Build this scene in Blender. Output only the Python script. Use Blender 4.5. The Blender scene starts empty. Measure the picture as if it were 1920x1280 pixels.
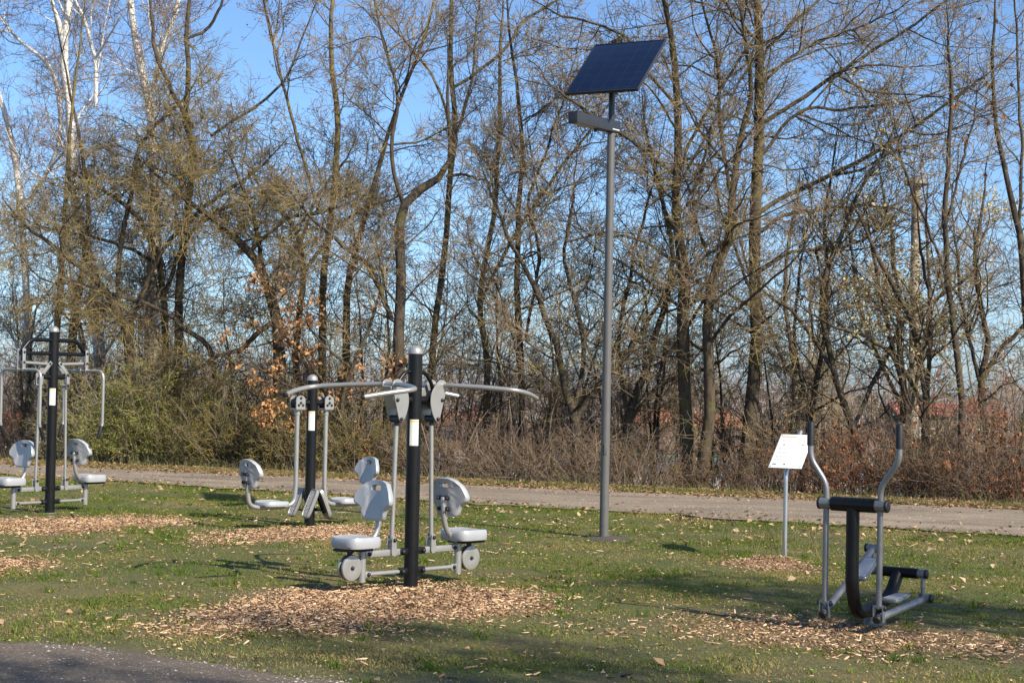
import bpy, bmesh, math, random
import numpy as np
from mathutils import Vector, Matrix

R = math.radians
scene = bpy.context.scene
COL = scene.collection
F = 3300.0            # focal length in pixels of the 1920 px wide photograph
HC = 1.77             # eye height
ROLL = 0.0195
PITCH = math.atan(72 / F)

# ------------------------------------------------------------------ camera
cam = bpy.data.cameras.new("camera"); cam_o = bpy.data.objects.new("camera", cam); COL.objects.link(cam_o)
cam.sensor_fit = 'HORIZONTAL'; cam.sensor_width = 36.0; cam.lens = 36.0 * F / 1920.0
cam.clip_start = 0.1; cam.clip_end = 3000
cam_o.matrix_world = Matrix.Translation((0, 0, HC)) @ Matrix.Rotation(math.pi / 2 + PITCH, 4, 'X') @ Matrix.Rotation(ROLL, 4, 'Z')
scene.camera = cam_o

# ------------------------------------------------------------------ light
SUN_EL, SUN_AZ = R(37), R(46)          # sun stands behind the camera, to the right
sdir = Vector((math.sin(SUN_AZ) * math.cos(SUN_EL), -math.cos(SUN_AZ) * math.cos(SUN_EL), math.sin(SUN_EL)))
world = bpy.data.worlds.new("World"); scene.world = world; world.use_nodes = True
wn = world.node_tree; bg = wn.nodes['Background']
sky = wn.nodes.new('ShaderNodeTexSky'); sky.sky_type = 'NISHITA'; sky.sun_disc = False
sky.sun_elevation = SUN_EL; sky.sun_rotation = math.pi - SUN_AZ
sky.air_density = 0.7; sky.dust_density = 0.8; sky.ozone_density = 7.0
tint = wn.nodes.new('ShaderNodeMix'); tint.data_type = 'RGBA'; tint.blend_type = 'MULTIPLY'; tint.inputs[0].default_value = 1; tint.inputs[7].default_value = (1.13, 1.12, 1.06, 1)
wn.links.new(sky.outputs[0], tint.inputs[6]); wn.links.new(tint.outputs[2], bg.inputs[0]); bg.inputs[1].default_value = 0.125
sun = bpy.data.lights.new("sun", 'SUN'); sun.energy = 5.0; sun.angle = R(0.55); sun.color = (1.0, 0.90, 0.75)
sun_o = bpy.data.objects.new("sun", sun); COL.objects.link(sun_o)
sun_o.rotation_euler = sdir.to_track_quat('Z', 'Y').to_euler()
scene.view_settings.view_transform = 'Standard'; scene.view_settings.look = 'None'
scene.view_settings.exposure = 0.58; scene.view_settings.gamma = 1.0
scene.cycles.max_bounces = 6; scene.cycles.diffuse_bounces = 3; scene.cycles.transparent_max_bounces = 6

# ------------------------------------------------------------------ terrain
PATH_Z = 0.04
def near_edge(x): return 24.05 - 0.575 * np.clip(x, -25, 25)
def far_edge(x): return 28.35 - 0.42 * np.clip(x, -25, 25)
def smooth(t):
    t = np.clip(t, 0, 1); return t * t * (3 - 2 * t)
def terrain(x, y):
    x = np.asarray(x, float); y = np.asarray(y, float)
    z = PATH_Z * smooth(1 - (near_edge(x) - y) / 5.5)
    d = np.maximum(y - far_edge(x) - 1.6, 0)
    z = z - 2.6 * (1 - np.exp(-d / 22.0))
    for (mx, my, r, h) in MOUNDS:
        z = z + h * np.exp(-(((x - mx) ** 2 + (y - my) ** 2) / (r * r)))
    return z
MOUNDS = []
def ray(px, py):
    """slopes X/Y and (Z - eye height)/Y of the line of sight through a pixel of the photograph"""
    u, v = px - 960, py - 640; a, b = u + ROLL * v, v - ROLL * u; cp, sp_ = math.cos(PITCH), math.sin(PITCH)
    fw = F * cp + b * sp_; return a / fw, (F * sp_ - b * cp) / fw
def at_ground(px, py):
    a, k = ray(px, py); Y = 18.0
    for _ in range(60):
        Y = .5 * Y + .5 * (HC - float(terrain(a * Y, Y))) / -k
    return Vector((a * Y, Y, float(terrain(a * Y, Y))))
def at_depth(px, py, Y):
    a, k = ray(px, py); return np.array((a * Y, Y, HC + k * Y))

# value noise for masks
def vnoise(x, y, s, seed):
    r = np.random.default_rng(seed); T = r.random((64, 64))
    u = np.asarray(x) / s; v = np.asarray(y) / s
    i = np.floor(u).astype(int); j = np.floor(v).astype(int); fu = smooth(u - i); fv = smooth(v - j)
    g = lambda a, b: T[a % 64, b % 64]
    return (g(i, j) * (1 - fu) + g(i + 1, j) * fu) * (1 - fv) + (g(i, j + 1) * (1 - fu) + g(i + 1, j + 1) * fu) * fv
def fbm(x, y, s, seed): return (vnoise(x, y, s, seed) * .5 + vnoise(x, y, s / 2.1, seed + 1) * .3 + vnoise(x, y, s / 4.3, seed + 2) * .2)

# ------------------------------------------------------------------ materials
MATS = {}
def nodes_mat(name):
    m = bpy.data.materials.new(name); m.use_nodes = True
    nt = m.node_tree; b = nt.nodes['Principled BSDF']; MATS[name] = m
    return m, nt, b
def mix_rgb(nt, fac, a, b, blend='MIX'):
    n = nt.nodes.new('ShaderNodeMix'); n.data_type = 'RGBA'; n.blend_type = blend
    for s, v in ((n.inputs[0], fac), (n.inputs[6], a), (n.inputs[7], b)):
        if hasattr(v, 'links') or isinstance(v, bpy.types.NodeSocket): nt.links.new(v, s)
        elif isinstance(v, (int, float)): s.default_value = v
        else: s.default_value = (*v, 1)
    return n.outputs[2]
def noise(nt, scale, detail=4, rough=.55, coord='Object', vec=None, stretch=None):
    tc = nt.nodes.new('ShaderNodeTexCoord'); n = nt.nodes.new('ShaderNodeTexNoise')
    n.inputs['Scale'].default_value = scale; n.inputs['Detail'].default_value = detail; n.inputs['Roughness'].default_value = rough
    src = vec or tc.outputs[coord]
    if stretch:
        mp = nt.nodes.new('ShaderNodeMapping'); mp.inputs['Scale'].default_value = stretch; nt.links.new(src, mp.inputs[0]); src = mp.outputs[0]
    nt.links.new(src, n.inputs['Vector']); return n.outputs[0]
def ramp(nt, fac, stops):
    r = nt.nodes.new('ShaderNodeValToRGB'); cr = r.color_ramp
    while len(cr.elements) < len(stops): cr.elements.new(.5)
    for e, (p, c) in zip(cr.elements, stops): e.position = p; e.color = (*c, 1)
    nt.links.new(fac, r.inputs[0]); return r.outputs[0]
def bump(nt, b, h, strength, dist=.01):
    n = nt.nodes.new('ShaderNodeBump'); n.inputs['Strength'].default_value = strength; n.inputs['Distance'].default_value = dist
    nt.links.new(h, n.inputs['Height']); nt.links.new(n.outputs[0], b.inputs['Normal'])
def painted(name, c, rough, metal=0.0, var=.12, nscale=9, bmp=.0):
    m, nt, b = nodes_mat(name)
    n = noise(nt, nscale, 5)
    lo = tuple(x * (1 - var) for x in c); hi = tuple(min(1, x * (1 + var)) for x in c)
    nt.links.new(ramp(nt, n, [(.3, lo), (.7, hi)]), b.inputs['Base Color'])
    r2 = noise(nt, nscale, 3)
    mr = nt.nodes.new('ShaderNodeMapRange'); mr.inputs[3].default_value = max(.05, rough - .05); mr.inputs[4].default_value = rough + .06
    nt.links.new(r2, mr.inputs[0]); nt.links.new(mr.outputs[0], b.inputs['Roughness'])
    b.inputs['Metallic'].default_value = metal
    if bmp: bump(nt, b, noise(nt, 120, 2), bmp, .002)
    return m
silver = painted('silver_paint', (.36, .355, .335), .36, .5, .05)
steel = painted('brushed_steel', (.50, .51, .52), .34, .8, .03, 4)
elsilver = painted('grey_powder_coat', (.23, .232, .235), .36, .5, .05)
black = painted('black_powder_coat', (.006, .006, .0065), .36, 0, .25); black.node_tree.nodes['Principled BSDF'].inputs['Specular IOR Level'].default_value = .35
rubber = painted('black_rubber', (.011, .011, .012), .55, 0, .2)
plastic = painted('grey_moulded_plastic', (.37, .385, .40), .33, .15, .04)
poleg = painted('grey_lamp_pole_paint', (.115, .112, .107), .5, .1, .06)
darkbox = painted('anthracite_paint', (.035, .036, .04), .4, .2, .1)
lens_m = painted('frosted_lamp_lens', (.55, .45, .33), .3)
concrete = painted('weathered_concrete', (.30, .245, .18), .9, 0, .2, 9, .3)
teal = painted('mossy_concrete', (.16, .20, .18), .9, 0, .3, 20, .3)
white_p = painted('white_sign_sheet', (.80, .80, .78), .4, 0, .02)
brown_wall = painted('brown_timber_wall', (.16, .13, .10), .85, 0, .2)
white_wall = painted('white_render', (.55, .54, .50), .85, 0, .1)
orange_p = painted('orange_print', (.78, .42, .22), .5, 0, .02)
grey_p = painted('grey_print', (.44, .44, .45), .5, 0, .02)
dark_p = painted('dark_print', (.08, .08, .08), .5, 0, .05)
glassdark = painted('dark_window', (.03, .035, .04), .1, 0, .1)
fence_p = painted('pale_blue_fence_paint', (.22, .26, .36), .6, 0, .15)
red_white = painted('red_mast_paint', (.5, .12, .08), .6)

# solar cells
m, nt, b = nodes_mat('solar_cells'); solar = m
tc = nt.nodes.new('ShaderNodeTexCoord'); br = nt.nodes.new('ShaderNodeTexBrick')
br.offset = 0; br.inputs['Scale'].default_value = 1; br.inputs['Mortar Size'].default_value = .0012; br.inputs['Brick Width'].default_value = .156; br.inputs['Row Height'].default_value = .156
br.inputs['Color1'].default_value = (.006, .012, .035, 1); br.inputs['Color2'].default_value = (.007, .014, .040, 1); br.inputs['Mortar'].default_value = (.03, .04, .07, 1)
nt.links.new(tc.outputs['Object'], br.inputs[0]); nt.links.new(br.outputs[0], b.inputs['Base Color'])
b.inputs['Roughness'].default_value = .12; b.inputs['IOR'].default_value = 1.45

# sticker on the posts: header bar and lines of small print
def sticker_mat():
    m, nt, b = nodes_mat('printed_sticker')
    tc = nt.nodes.new('ShaderNodeTexCoord'); sep = nt.nodes.new('ShaderNodeSeparateXYZ'); nt.links.new(tc.outputs['Generated'], sep.inputs[0])
    w = nt.nodes.new('ShaderNodeMath'); w.operation = 'MULTIPLY'; w.inputs[1].default_value = 17; nt.links.new(sep.outputs[2], w.inputs[0])
    fr = nt.nodes.new('ShaderNodeMath'); fr.operation = 'FRACT'; nt.links.new(w.outputs[0], fr.inputs[0])
    lt = nt.nodes.new('ShaderNodeMath'); lt.operation = 'LESS_THAN'; lt.inputs[1].default_value = .45; nt.links.new(fr.outputs[0], lt.inputs[0])
    n = noise(nt, 18, 1, coord='Generated', stretch=(2.5, 2.5, .9))
    gt = nt.nodes.new('ShaderNodeMath'); gt.operation = 'GREATER_THAN'; gt.inputs[1].default_value = .48; nt.links.new(n, gt.inputs[0])
    mu = nt.nodes.new('ShaderNodeMath'); mu.operation = 'MULTIPLY'; nt.links.new(lt.outputs[0], mu.inputs[0]); nt.links.new(gt.outputs[0], mu.inputs[1])
    body = mix_rgb(nt, mu.outputs[0], (.74, .74, .70), (.42, .47, .48))
    hd = nt.nodes.new('ShaderNodeMath'); hd.operation = 'GREATER_THAN'; hd.inputs[1].default_value = .9; nt.links.new(sep.outputs[2], hd.inputs[0])
    hd2 = nt.nodes.new('ShaderNodeMath'); hd2.operation = 'LESS_THAN'; hd2.inputs[1].default_value = .96; nt.links.new(sep.outputs[2], hd2.inputs[0])
    h3 = nt.nodes.new('ShaderNodeMath'); h3.operation = 'MULTIPLY'; nt.links.new(hd.outputs[0], h3.inputs[0]); nt.links.new(hd2.outputs[0], h3.inputs[1])
    nt.links.new(mix_rgb(nt, h3.outputs[0], body, (.75, .48, .12)), b.inputs['Base Color']); b.inputs['Roughness'].default_value = .45
    return m
sticker_m = sticker_mat()

def bark(name, base, dark, lichen, lichen_amt, scale=9, stretch=(1, 1, .35)):
    m, nt, b = nodes_mat(name)
    n1 = noise(nt, scale, 6, .65, stretch=stretch); c = ramp(nt, n1, [(.36, dark), (.62, base)])
    n2 = noise(nt, 3.1, 5, .7); f = ramp(nt, n2, [(.62 - lichen_amt * .3, (0, 0, 0)), (.70 - lichen_amt * .22, (1, 1, 1))])
    nt.links.new(mix_rgb(nt, f, c, lichen), b.inputs['Base Color']); b.inputs['Roughness'].default_value = .9
    bump(nt, b, n1, .6, .03); return m
bark_maple = bark('maple_bark', (.095, .07, .043), (.030, .023, .016), (.10, .085, .028), .4)
bark_dark = bark('dark_bark', (.08, .061, .042), (.026, .02, .015), (.10, .083, .03), .3)
bark_lichen = bark('lichen_bark', (.14, .115, .07), (.055, .044, .028), (.20, .155, .045), .5)
bark_grey = bark('grey_bark', (.20, .165, .125), (.09, .07, .052), (.17, .15, .075), .35)
bark_red = bark('reddish_bark', (.16, .095, .06), (.07, .042, .03), (.14, .10, .05), .3)
bark_birch = bark('birch_bark', (.85, .82, .76), (.62, .58, .52), (.12, .10, .08), .02, 6, (1, 1, 2.2))
def twig(name, a, c, lich, amt):
    m, nt, b = nodes_mat(name)
    n = noise(nt, 1.3, 4, .6); n2 = noise(nt, 2.3, 4, .7)
    col = ramp(nt, n, [(.35, a), (.65, c)]); f = ramp(nt, n2, [(.62 - amt * .3, (0, 0, 0)), (.74 - amt * .2, (1, 1, 1))])
    nt.links.new(mix_rgb(nt, f, col, lich), b.inputs['Base Color']); b.inputs['Roughness'].default_value = .75; return m
tw_maple = twig('maple_twigs', (.14, .10, .065), (.28, .205, .125), (.32, .25, .08), .45)
tw_grey = twig('grey_twigs', (.19, .15, .115), (.33, .26, .20), (.24, .19, .09), .3)
tw_olive = twig('lichen_twigs', (.12, .092, .046), (.25, .19, .09), (.38, .28, .065), .42)
tw_purple = twig('purple_brown_twigs', (.18, .13, .11), (.33, .245, .21), (.26, .21, .13), .25)
tw_red = twig('tan_brown_twigs', (.11, .075, .047), (.23, .155, .095), (.22, .16, .08), .3)
tw_green = twig('green_shoots', (.24, .20, .09), (.40, .33, .18), (.18, .20, .04), .5)

def attr_mat(name, rough=.8, trans=0.0, spec=.2):
    m, nt, b = nodes_mat(name); a = nt.nodes.new('ShaderNodeAttribute'); a.attribute_name = 'Col'
    nt.links.new(a.outputs[0], b.inputs['Base Color']); b.inputs['Roughness'].default_value = rough
    b.inputs['Specular IOR Level'].default_value = spec
    if trans:
        t = nt.nodes.new('ShaderNodeBsdfTranslucent'); nt.links.new(a.outputs[0], t.inputs[0])
        mx = nt.nodes.new('ShaderNodeMixShader'); mx.inputs[0].default_value = trans
        nt.links.new(b.outputs[0], mx.inputs[1]); nt.links.new(t.outputs[0], mx.inputs[2])
        nt.links.new(mx.outputs[0], nt.nodes['Material Output'].inputs[0])
    return m
grass_m = attr_mat('grass_blades', .75, .35, .08); chip_m = attr_mat('wood_chips', .85); leaf_m = attr_mat('leaf', .7, .3); litter_m = attr_mat('dead_leaves', .8, .15)
pebble_m = attr_mat('pebbles', .9)

# ground: soil under the grass, with mulch and bare soil where the mask says so
m, nt, b = nodes_mat('ground_soil_and_turf'); ground_m = m
at = nt.nodes.new('ShaderNodeAttribute'); at.attribute_name = 'Mask'; sp = nt.nodes.new('ShaderNodeSeparateColor'); nt.links.new(at.outputs[0], sp.inputs[0])
n1 = noise(nt, .8, 6, .6); n2 = noise(nt, 22, 5, .7); n3 = noise(nt, 140, 3, .7)
turf = ramp(nt, n1, [(.3, (.075, .10, .02)), (.5, (.125, .13, .036)), (.7, (.21, .165, .07))])
fine = ramp(nt, n2, [(.35, (.55, .55, .5)), (.65, (1.25, 1.2, 1.1))])
turf = mix_rgb(nt, 1.0, turf, fine, 'MULTIPLY')
mulch = ramp(nt, n3, [(.3, (.09, .05, .028)), (.5, (.24, .14, .075)), (.75, (.42, .27, .15))])
soil = ramp(nt, n2, [(.3, (.075, .06, .045)), (.7, (.16, .13, .098))])
wild = ramp(nt, n2, [(.3, (.05, .04, .022)), (.7, (.15, .11, .06))])
c = mix_rgb(nt, sp.outputs[0], turf, mulch); c = mix_rgb(nt, sp.outputs[1], c, soil); c = mix_rgb(nt, sp.outputs[2], c, wild)
nt.links.new(c, b.inputs['Base Color']); b.inputs['Roughness'].default_value = .95; bump(nt, b, n3, .8, .02)
# gravel path
def gravel(name, c0, c1, pale, pamt, patch=False):
    m, nt, b = nodes_mat(name)
    n1 = noise(nt, .55, 6, .62, stretch=(1, 1.6, 1)); n2 = noise(nt, 30, 6, .75); v = nt.nodes.new('ShaderNodeTexVoronoi'); v.inputs['Scale'].default_value = 110
    tc = nt.nodes.new('ShaderNodeTexCoord'); nt.links.new(tc.outputs['Object'], v.inputs['Vector'])
    base = ramp(nt, n1, [(.32, c0), (.68, c1)])
    base = mix_rgb(nt, 1, base, ramp(nt, n2, [(.3, (.65, .65, .66)), (.7, (1.3, 1.28, 1.25))]), 'MULTIPLY')
    mp = nt.nodes.new('ShaderNodeMapping'); mp.inputs['Rotation'].default_value = (0, 0, R(26)); nt.links.new(tc.outputs['Object'], mp.inputs[0])
    n3 = noise(nt, 1.0, 5, .65, vec=mp.outputs[0], stretch=(.22, 1.7, 1)); base = mix_rgb(nt, 1, base, ramp(nt, n3, [(.32, (.68, .66, .64)), (.5, (1, 1, 1)), (.7, (1.12, 1.12, 1.12))]), 'MULTIPLY')
    st = nt.nodes.new('ShaderNodeSeparateColor'); nt.links.new(v.outputs['Color'], st.inputs[0])
    f = ramp(nt, st.outputs[0], [(1 - pamt - .02, (0, 0, 0)), (1 - pamt, (1, 1, 1))])
    col = mix_rgb(nt, f, base, pale)
    nt.links.new(col, b.inputs['Base Color']); b.inputs['Roughness'].default_value = .95; bump(nt, b, n2, .5, .02); return m
path_m = gravel('gravel_path_surface', (.155, .122, .088), (.28, .225, .162), (.46, .40, .31), .05)
track_m = gravel('dirt_track_surface', (.075, .06, .045), (.155, .125, .094), (.36, .31, .25), .03)

# roof tiles, graffiti
def tiles(name, a, c):
    m, nt, b = nodes_mat(name); w = nt.nodes.new('ShaderNodeTexWave'); w.inputs['Scale'].default_value = 1.6; w.inputs['Distortion'].default_value = .4; w.bands_direction = 'X'
    tc = nt.nodes.new('ShaderNodeTexCoord'); nt.links.new(tc.outputs['Object'], w.inputs[0])
    col = ramp(nt, w.outputs[1], [(.2, a), (.8, c)]); col = mix_rgb(nt, 1, col, ramp(nt, noise(nt, 1.4, 4), [(.3, (.7, .7, .7)), (.7, (1.2, 1.2, 1.2))]), 'MULTIPLY')
    nt.links.new(col, b.inputs['Base Color']); b.inputs['Roughness'].default_value = .85; bump(nt, b, w.outputs[1], .6, .05); return m
roof_or = tiles('orange_roof_tiles', (.26, .10, .055), (.38, .16, .09)); roof_rd = tiles('red_roof_tiles', (.22, .06, .045), (.30, .09, .065)); roof_br = tiles('brown_sheet_roof', (.14, .085, .06), (.20, .125, .09))
m, nt, b = nodes_mat('graffiti_wall_paint'); graf_m = m
v = nt.nodes.new('ShaderNodeTexVoronoi'); v.inputs['Scale'].default_value = 2.6; tc = nt.nodes.new('ShaderNodeTexCoord')
mp = nt.nodes.new('ShaderNodeMapping'); mp.inputs['Scale'].default_value = (1.6, 1, 1.0); nt.links.new(tc.outputs['Object'], mp.inputs[0])
dn = nt.nodes.new('ShaderNodeTexNoise'); dn.inputs['Scale'].default_value = 1.2; nt.links.new(mp.outputs[0], dn.inputs[0])
nt.links.new(mix_rgb(nt, .35, mp.outputs[0], dn.outputs[1]), v.inputs['Vector'])
sc = nt.nodes.new('ShaderNodeSeparateColor'); nt.links.new(v.outputs['Color'], sc.inputs[0])
pal = ramp(nt, sc.outputs[0], [(.0, (.10, .12, .22)), (.18, (.45, .45, .46)), (.36, (.13, .17, .34)), (.5, (.32, .31, .33)), (.62, (.10, .25, .22)), (.74, (.5, .48, .46)), (.86, (.45, .12, .08)), (.94, (.55, .45, .06))])
pal.node.color_ramp.interpolation = 'CONSTANT'; nt.links.new(pal, b.inputs['Base Color']); b.inputs['Roughness'].default_value = .8

# ------------------------------------------------------------------ mesh helpers
def mesh_np(name, V, Q=None, T=None, col=None, smooth_=False, attr='Col'):
    me = bpy.data.meshes.new(name); V = np.asarray(V, np.float32).reshape(-1, 3)
    parts = []; starts = []; n = 0
    if Q is not None and len(Q):
        Q = np.asarray(Q, np.int32).reshape(-1, 4); parts.append(Q.ravel()); starts.append(np.arange(len(Q)) * 4); n = len(Q) * 4
    if T is not None and len(T):
        T = np.asarray(T, np.int32).reshape(-1, 3); parts.append(T.ravel()); starts.append(n + np.arange(len(T)) * 3)
    li = np.concatenate(parts); ls = np.concatenate(starts).astype(np.int32)
    me.vertices.add(len(V)); me.vertices.foreach_set('co', V.ravel())
    me.loops.add(len(li)); me.loops.foreach_set('vertex_index', li)
    me.polygons.add(len(ls)); me.polygons.foreach_set('loop_start', ls)
    if smooth_: me.polygons.foreach_set('use_smooth', np.ones(len(ls), bool))
    me.update(calc_edges=True)
    if col is not None:
        a = me.attributes.new(attr, 'FLOAT_COLOR', 'POINT'); c4 = np.ones((len(V), 4), np.float32); c4[:, :3] = col; a.data.foreach_set('color', c4.ravel())
    return me
def link(name, me, mat=None, parent=None, loc=None):
    o = bpy.data.objects.new(name, me); COL.objects.link(o)
    if mat is not None and me is not None and not me.materials: me.materials.append(mat)
    if parent is not None: o.parent = parent
    if loc is not None: o.location = loc
    return o
def thing(name, label, cat, loc=(0, 0, 0), rz=0.0, group=None, kind=None):
    o = bpy.data.objects.new(name, None); COL.objects.link(o); o.empty_display_size = .2
    o.location = loc; o.rotation_euler = (0, 0, rz); tag(o, label, cat, group, kind); return o
def tag(o, label=None, cat=None, group=None, kind=None):
    if label: o['label'] = label
    if cat: o['category'] = cat
    if group: o['group'] = group
    if kind: o['kind'] = kind
    return o

class MB:
    """collects shapes into one mesh"""
    def __init__(s): s.v = []; s.f = []
    def add(s, vs, fs):
        k = len(s.v); s.v += [tuple(x) for x in vs]; s.f += [tuple(i + k for i in f) for f in fs]; return s
    def box(s, c, size, M=None, bev=.004):
        bm = bmesh.new(); bmesh.ops.create_cube(bm, size=1)
        bmesh.ops.scale(bm, vec=size, verts=bm.verts)
        if bev: bmesh.ops.bevel(bm, geom=bm.edges[:], offset=min(bev, min(size) * .3), segments=2, affect='EDGES', profile=.6)
        X = Matrix.Translation(c) @ (M.to_4x4() if M else Matrix())
        bm.verts.index_update(); vs = [X @ q.co for q in bm.verts]; fs = [[q.index for q in f.verts] for f in bm.faces]; bm.free(); return s.add(vs, fs)
    def tube(s, pts, r, n=14, fillet=0, caps=True, dome=False):
        P = [Vector(p) for p in pts]
        if fillet:
            out = [P[0]]
            for i in range(1, len(P) - 1):
                a, b, c = P[i - 1], P[i], P[i + 1]; d = min(fillet, (a - b).length * .48, (c - b).length * .48)
                p0 = b + (a - b).normalized() * d; p2 = b + (c - b).normalized() * d
                for k in range(9):
                    t = k / 8; out.append(p0 * (1 - t) ** 2 + b * 2 * t * (1 - t) + p2 * t * t)
            P = out + [P[-1]]
        rr = list(r) if isinstance(r, (list, tuple)) else [r] * len(P)
        if dome:
            d = (P[-1] - P[-2]).normalized(); e = P[-1]; r0 = rr[-1]
            for k in range(1, 5):
                t = k / 4 * math.pi / 2; P.append(e + d * r0 * math.sin(t) * dome); rr.append(max(r0 * math.cos(t), .0008))
        T = [(P[min(i + 1, len(P) - 1)] - P[max(i - 1, 0)]).normalized() for i in range(len(P))]
        N = T[0].orthogonal().normalized(); vs = []; fs = []
        for i, p in enumerate(P):
            if i:
                N = (N - T[i] * N.dot(T[i])).normalized()
            B = T[i].cross(N)
            for k in range(n):
                a = 2 * math.pi * k / n; vs.append(p + (N * math.cos(a) + B * math.sin(a)) * rr[i])
        for i in range(len(P) - 1):
            for k in range(n): fs.append((i * n + k, i * n + (k + 1) % n, (i + 1) * n + (k + 1) % n, (i + 1) * n + k))
        if caps: fs.append(tuple(reversed(range(n)))); fs.append(tuple((len(P) - 1) * n + k for k in range(n)))
        return s.add(vs, fs)
    def rings(s, rings, close=True, cap0=True, cap1=True):
        n = len(rings[0]); vs = [p for r in rings for p in r]; fs = []
        for i in range(len(rings) - 1):
            for k in range(n): fs.append((i * n + k, i * n + (k + 1) % n, (i + 1) * n + (k + 1) % n, (i + 1) * n + k))
        if cap0: fs.append(tuple(reversed(range(n))))
        if cap1: fs.append(tuple((len(rings) - 1) * n + k for k in range(n)))
        return s.add(vs, fs)
    def plate(s, outline, t, M, bev=.003):
        """flat plate from a 2-D outline (counter-clockwise), thickness t, softened edge"""
        n = len(outline); cx = sum(p[0] for p in outline) / n; cy = sum(p[1] for p in outline) / n
        def ring(z, k):
            res = []
            for (x, y) in outline:
                d = Vector((x - cx, y - cy)); L = d.length or 1; q = d * ((L - k) / L); res.append(M @ Vector((cx + q.x, cy + q.y, z)))
            return res
        return s.rings([ring(-t / 2, bev), ring(-t / 2 + bev, 0), ring(t / 2 - bev, 0), ring(t / 2, bev)])
    def mesh(s, name, angle=38):
        me = bpy.data.meshes.new(name); me.from_pydata(s.v, [], s.f); me.update()
        bm = bmesh.new(); bm.from_mesh(me); bmesh.ops.recalc_face_normals(bm, faces=bm.faces[:]); bm.to_mesh(me); bm.free()
        me.polygons.foreach_set('use_smooth', [True] * len(me.polygons)); me.set_sharp_from_angle(angle=R(angle)); return me
    def obj(s, name, mat, parent=None, angle=38, loc=None): return link(name, s.mesh(name, angle), mat, parent, loc)

def smooth_outline(pts, n=48):
    """closed Catmull-Rom through points"""
    out = []; m = len(pts)
    for i in range(m):
        p0, p1, p2, p3 = (Vector(pts[(i + k - 1) % m]) for k in range(4)); kk = max(2, n // m)
        for j in range(kk):
            t = j / kk; out.append(tuple(.5 * ((2 * p1) + (p2 - p0) * t + (2 * p0 - 5 * p1 + 4 * p2 - p3) * t * t + (3 * p1 - p0 - 3 * p2 + p3) * t ** 3)))
    return out

# ------------------------------------------------------------------ gym parts
def backrest_mesh():
    half = [(0, .335), (.06, .331), (.115, .310), (.16, .268), (.19, .222), (.207, .175), (.210, .150), (.200, .130), (.178, .120), (.155, .108), (.138, .082), (.125, .045), (.117, .015), (.105, .001), (.05, -.003), (0, -.004)]
    out = half + [(-x, z) for x, z in half[-2:0:-1]]; hc = (0, .270)
    fine = []
    for i in range(len(out)):
        a, c = out[i], out[(i + 1) % len(out)]
        for k in range(10): fine.append((a[0] + (c[0] - a[0]) * k / 10, a[1] + (c[1] - a[1]) * k / 10))
    fa = np.array([math.atan2(x - hc[0], z - hc[1]) for x, z in fine]); fr = np.array([math.hypot(x - hc[0], z - hc[1]) for x, z in fine])
    o = np.argsort(fa); fa, fr = fa[o], fr[o]
    N = 72; ang = np.linspace(-math.pi, math.pi, N, endpoint=False) + 1e-3
    Ro = np.interp(ang, fa, fr, period=2 * math.pi)
    hole = []
    for a in ang:
        x, z = math.sin(a), math.cos(a); k = (abs(x / .052) ** 4 + abs(z / .023) ** 4) ** -.25; hole.append(k)
    def front(x, z):
        ax = abs(x); c = .078 + 1.6 * (z - .17) ** 2
        return .026 + .75 * ax * ax + .012 * float(smooth((ax - c) / .012)) * float(smooth((.31 - z) / .05))
    rings = []
    ts = [0, .0, .12, .25, .4, .55, .7, .82, .92, .98]
    V = lambda x, z, y: (x, y, z)
    def pos(i, t):
        r = hole[i] * (1 - t) + Ro[i] * t; return hc[0] + math.sin(ang[i]) * r * 1.06, hc[1] + math.cos(ang[i]) * r
    def back(x, z): return front(x, z) - .05
    seq = []
    for t in [0.02, .12, .25, .4, .5, .58, .66, .74, .82, .9, .96]: seq.append([V(*pos(i, t), front(*pos(i, t))) for i in range(N)])
    seq.append([V(*pos(i, .99), front(*pos(i, .99)) - .006) for i in range(N)])
    seq.append([V(*pos(i, 1), front(*pos(i, 1)) - .02) for i in range(N)])
    seq.append([V(*pos(i, .995), front(*pos(i, 1)) - .038) for i in range(N)])
    for t in [.96, .85, .7, .5, .3, .12, .02]: seq.append([V(*pos(i, t), back(*pos(i, t))) for i in range(N)])
    seq.append([V(*pos(i, 0), back(*pos(i, 0)) + .012) for i in range(N)])
    seq.append([V(*pos(i, 0), front(*pos(i, 0)) - .012) for i in range(N)])
    seq.append(seq[0])
    mb = MB(); mb.rings(seq, cap0=False, cap1=False)
    me = mb.mesh('backrest', 50)
    bm = bmesh.new(); bm.from_mesh(me); bmesh.ops.remove_doubles(bm, verts=bm.verts[:], dist=1e-5); bm.to_mesh(me); bm.free(); me.set_sharp_from_angle(angle=R(50)); me.materials.append(plastic); return me
BACKREST = backrest_mesh()
def seat_mesh(a, b, h, dish, n=52, ex=4.0, rear=0.0):
    """a: half depth (x), b: half width (y)"""
    plan = []
    for k in range(n):
        t = 2 * math.pi * k / n; c, s_ = math.cos(t), math.sin(t)
        x = a * math.copysign(abs(c) ** (2 / ex), c); y = b * math.copysign(abs(s_) ** (2 / ex), s_); plan.append((x, y * (1 - rear * (x / a < 0) * abs(x / a))))
    def ring(sc, z, d=0):
        return [(x * sc, y * sc, z - d * (1 - sc) + dish * .9 * (abs(y * sc) / b) ** 2 * (sc < .97)) for x, y in plan]
    rs = [ring(.90, 0), ring(.975, .008), ring(1, .025), ring(1, h - .022), ring(.985, h - .008), ring(.955, h)] + [ring(q, h - .002, dish) for q in (.88, .75, .6, .4, .2, .03)]
    mb = MB(); mb.rings(rs); me = mb.mesh('seat', 60); me.materials.append(plastic); return me
SEAT = seat_mesh(.175, .165, .088, .012)
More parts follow.
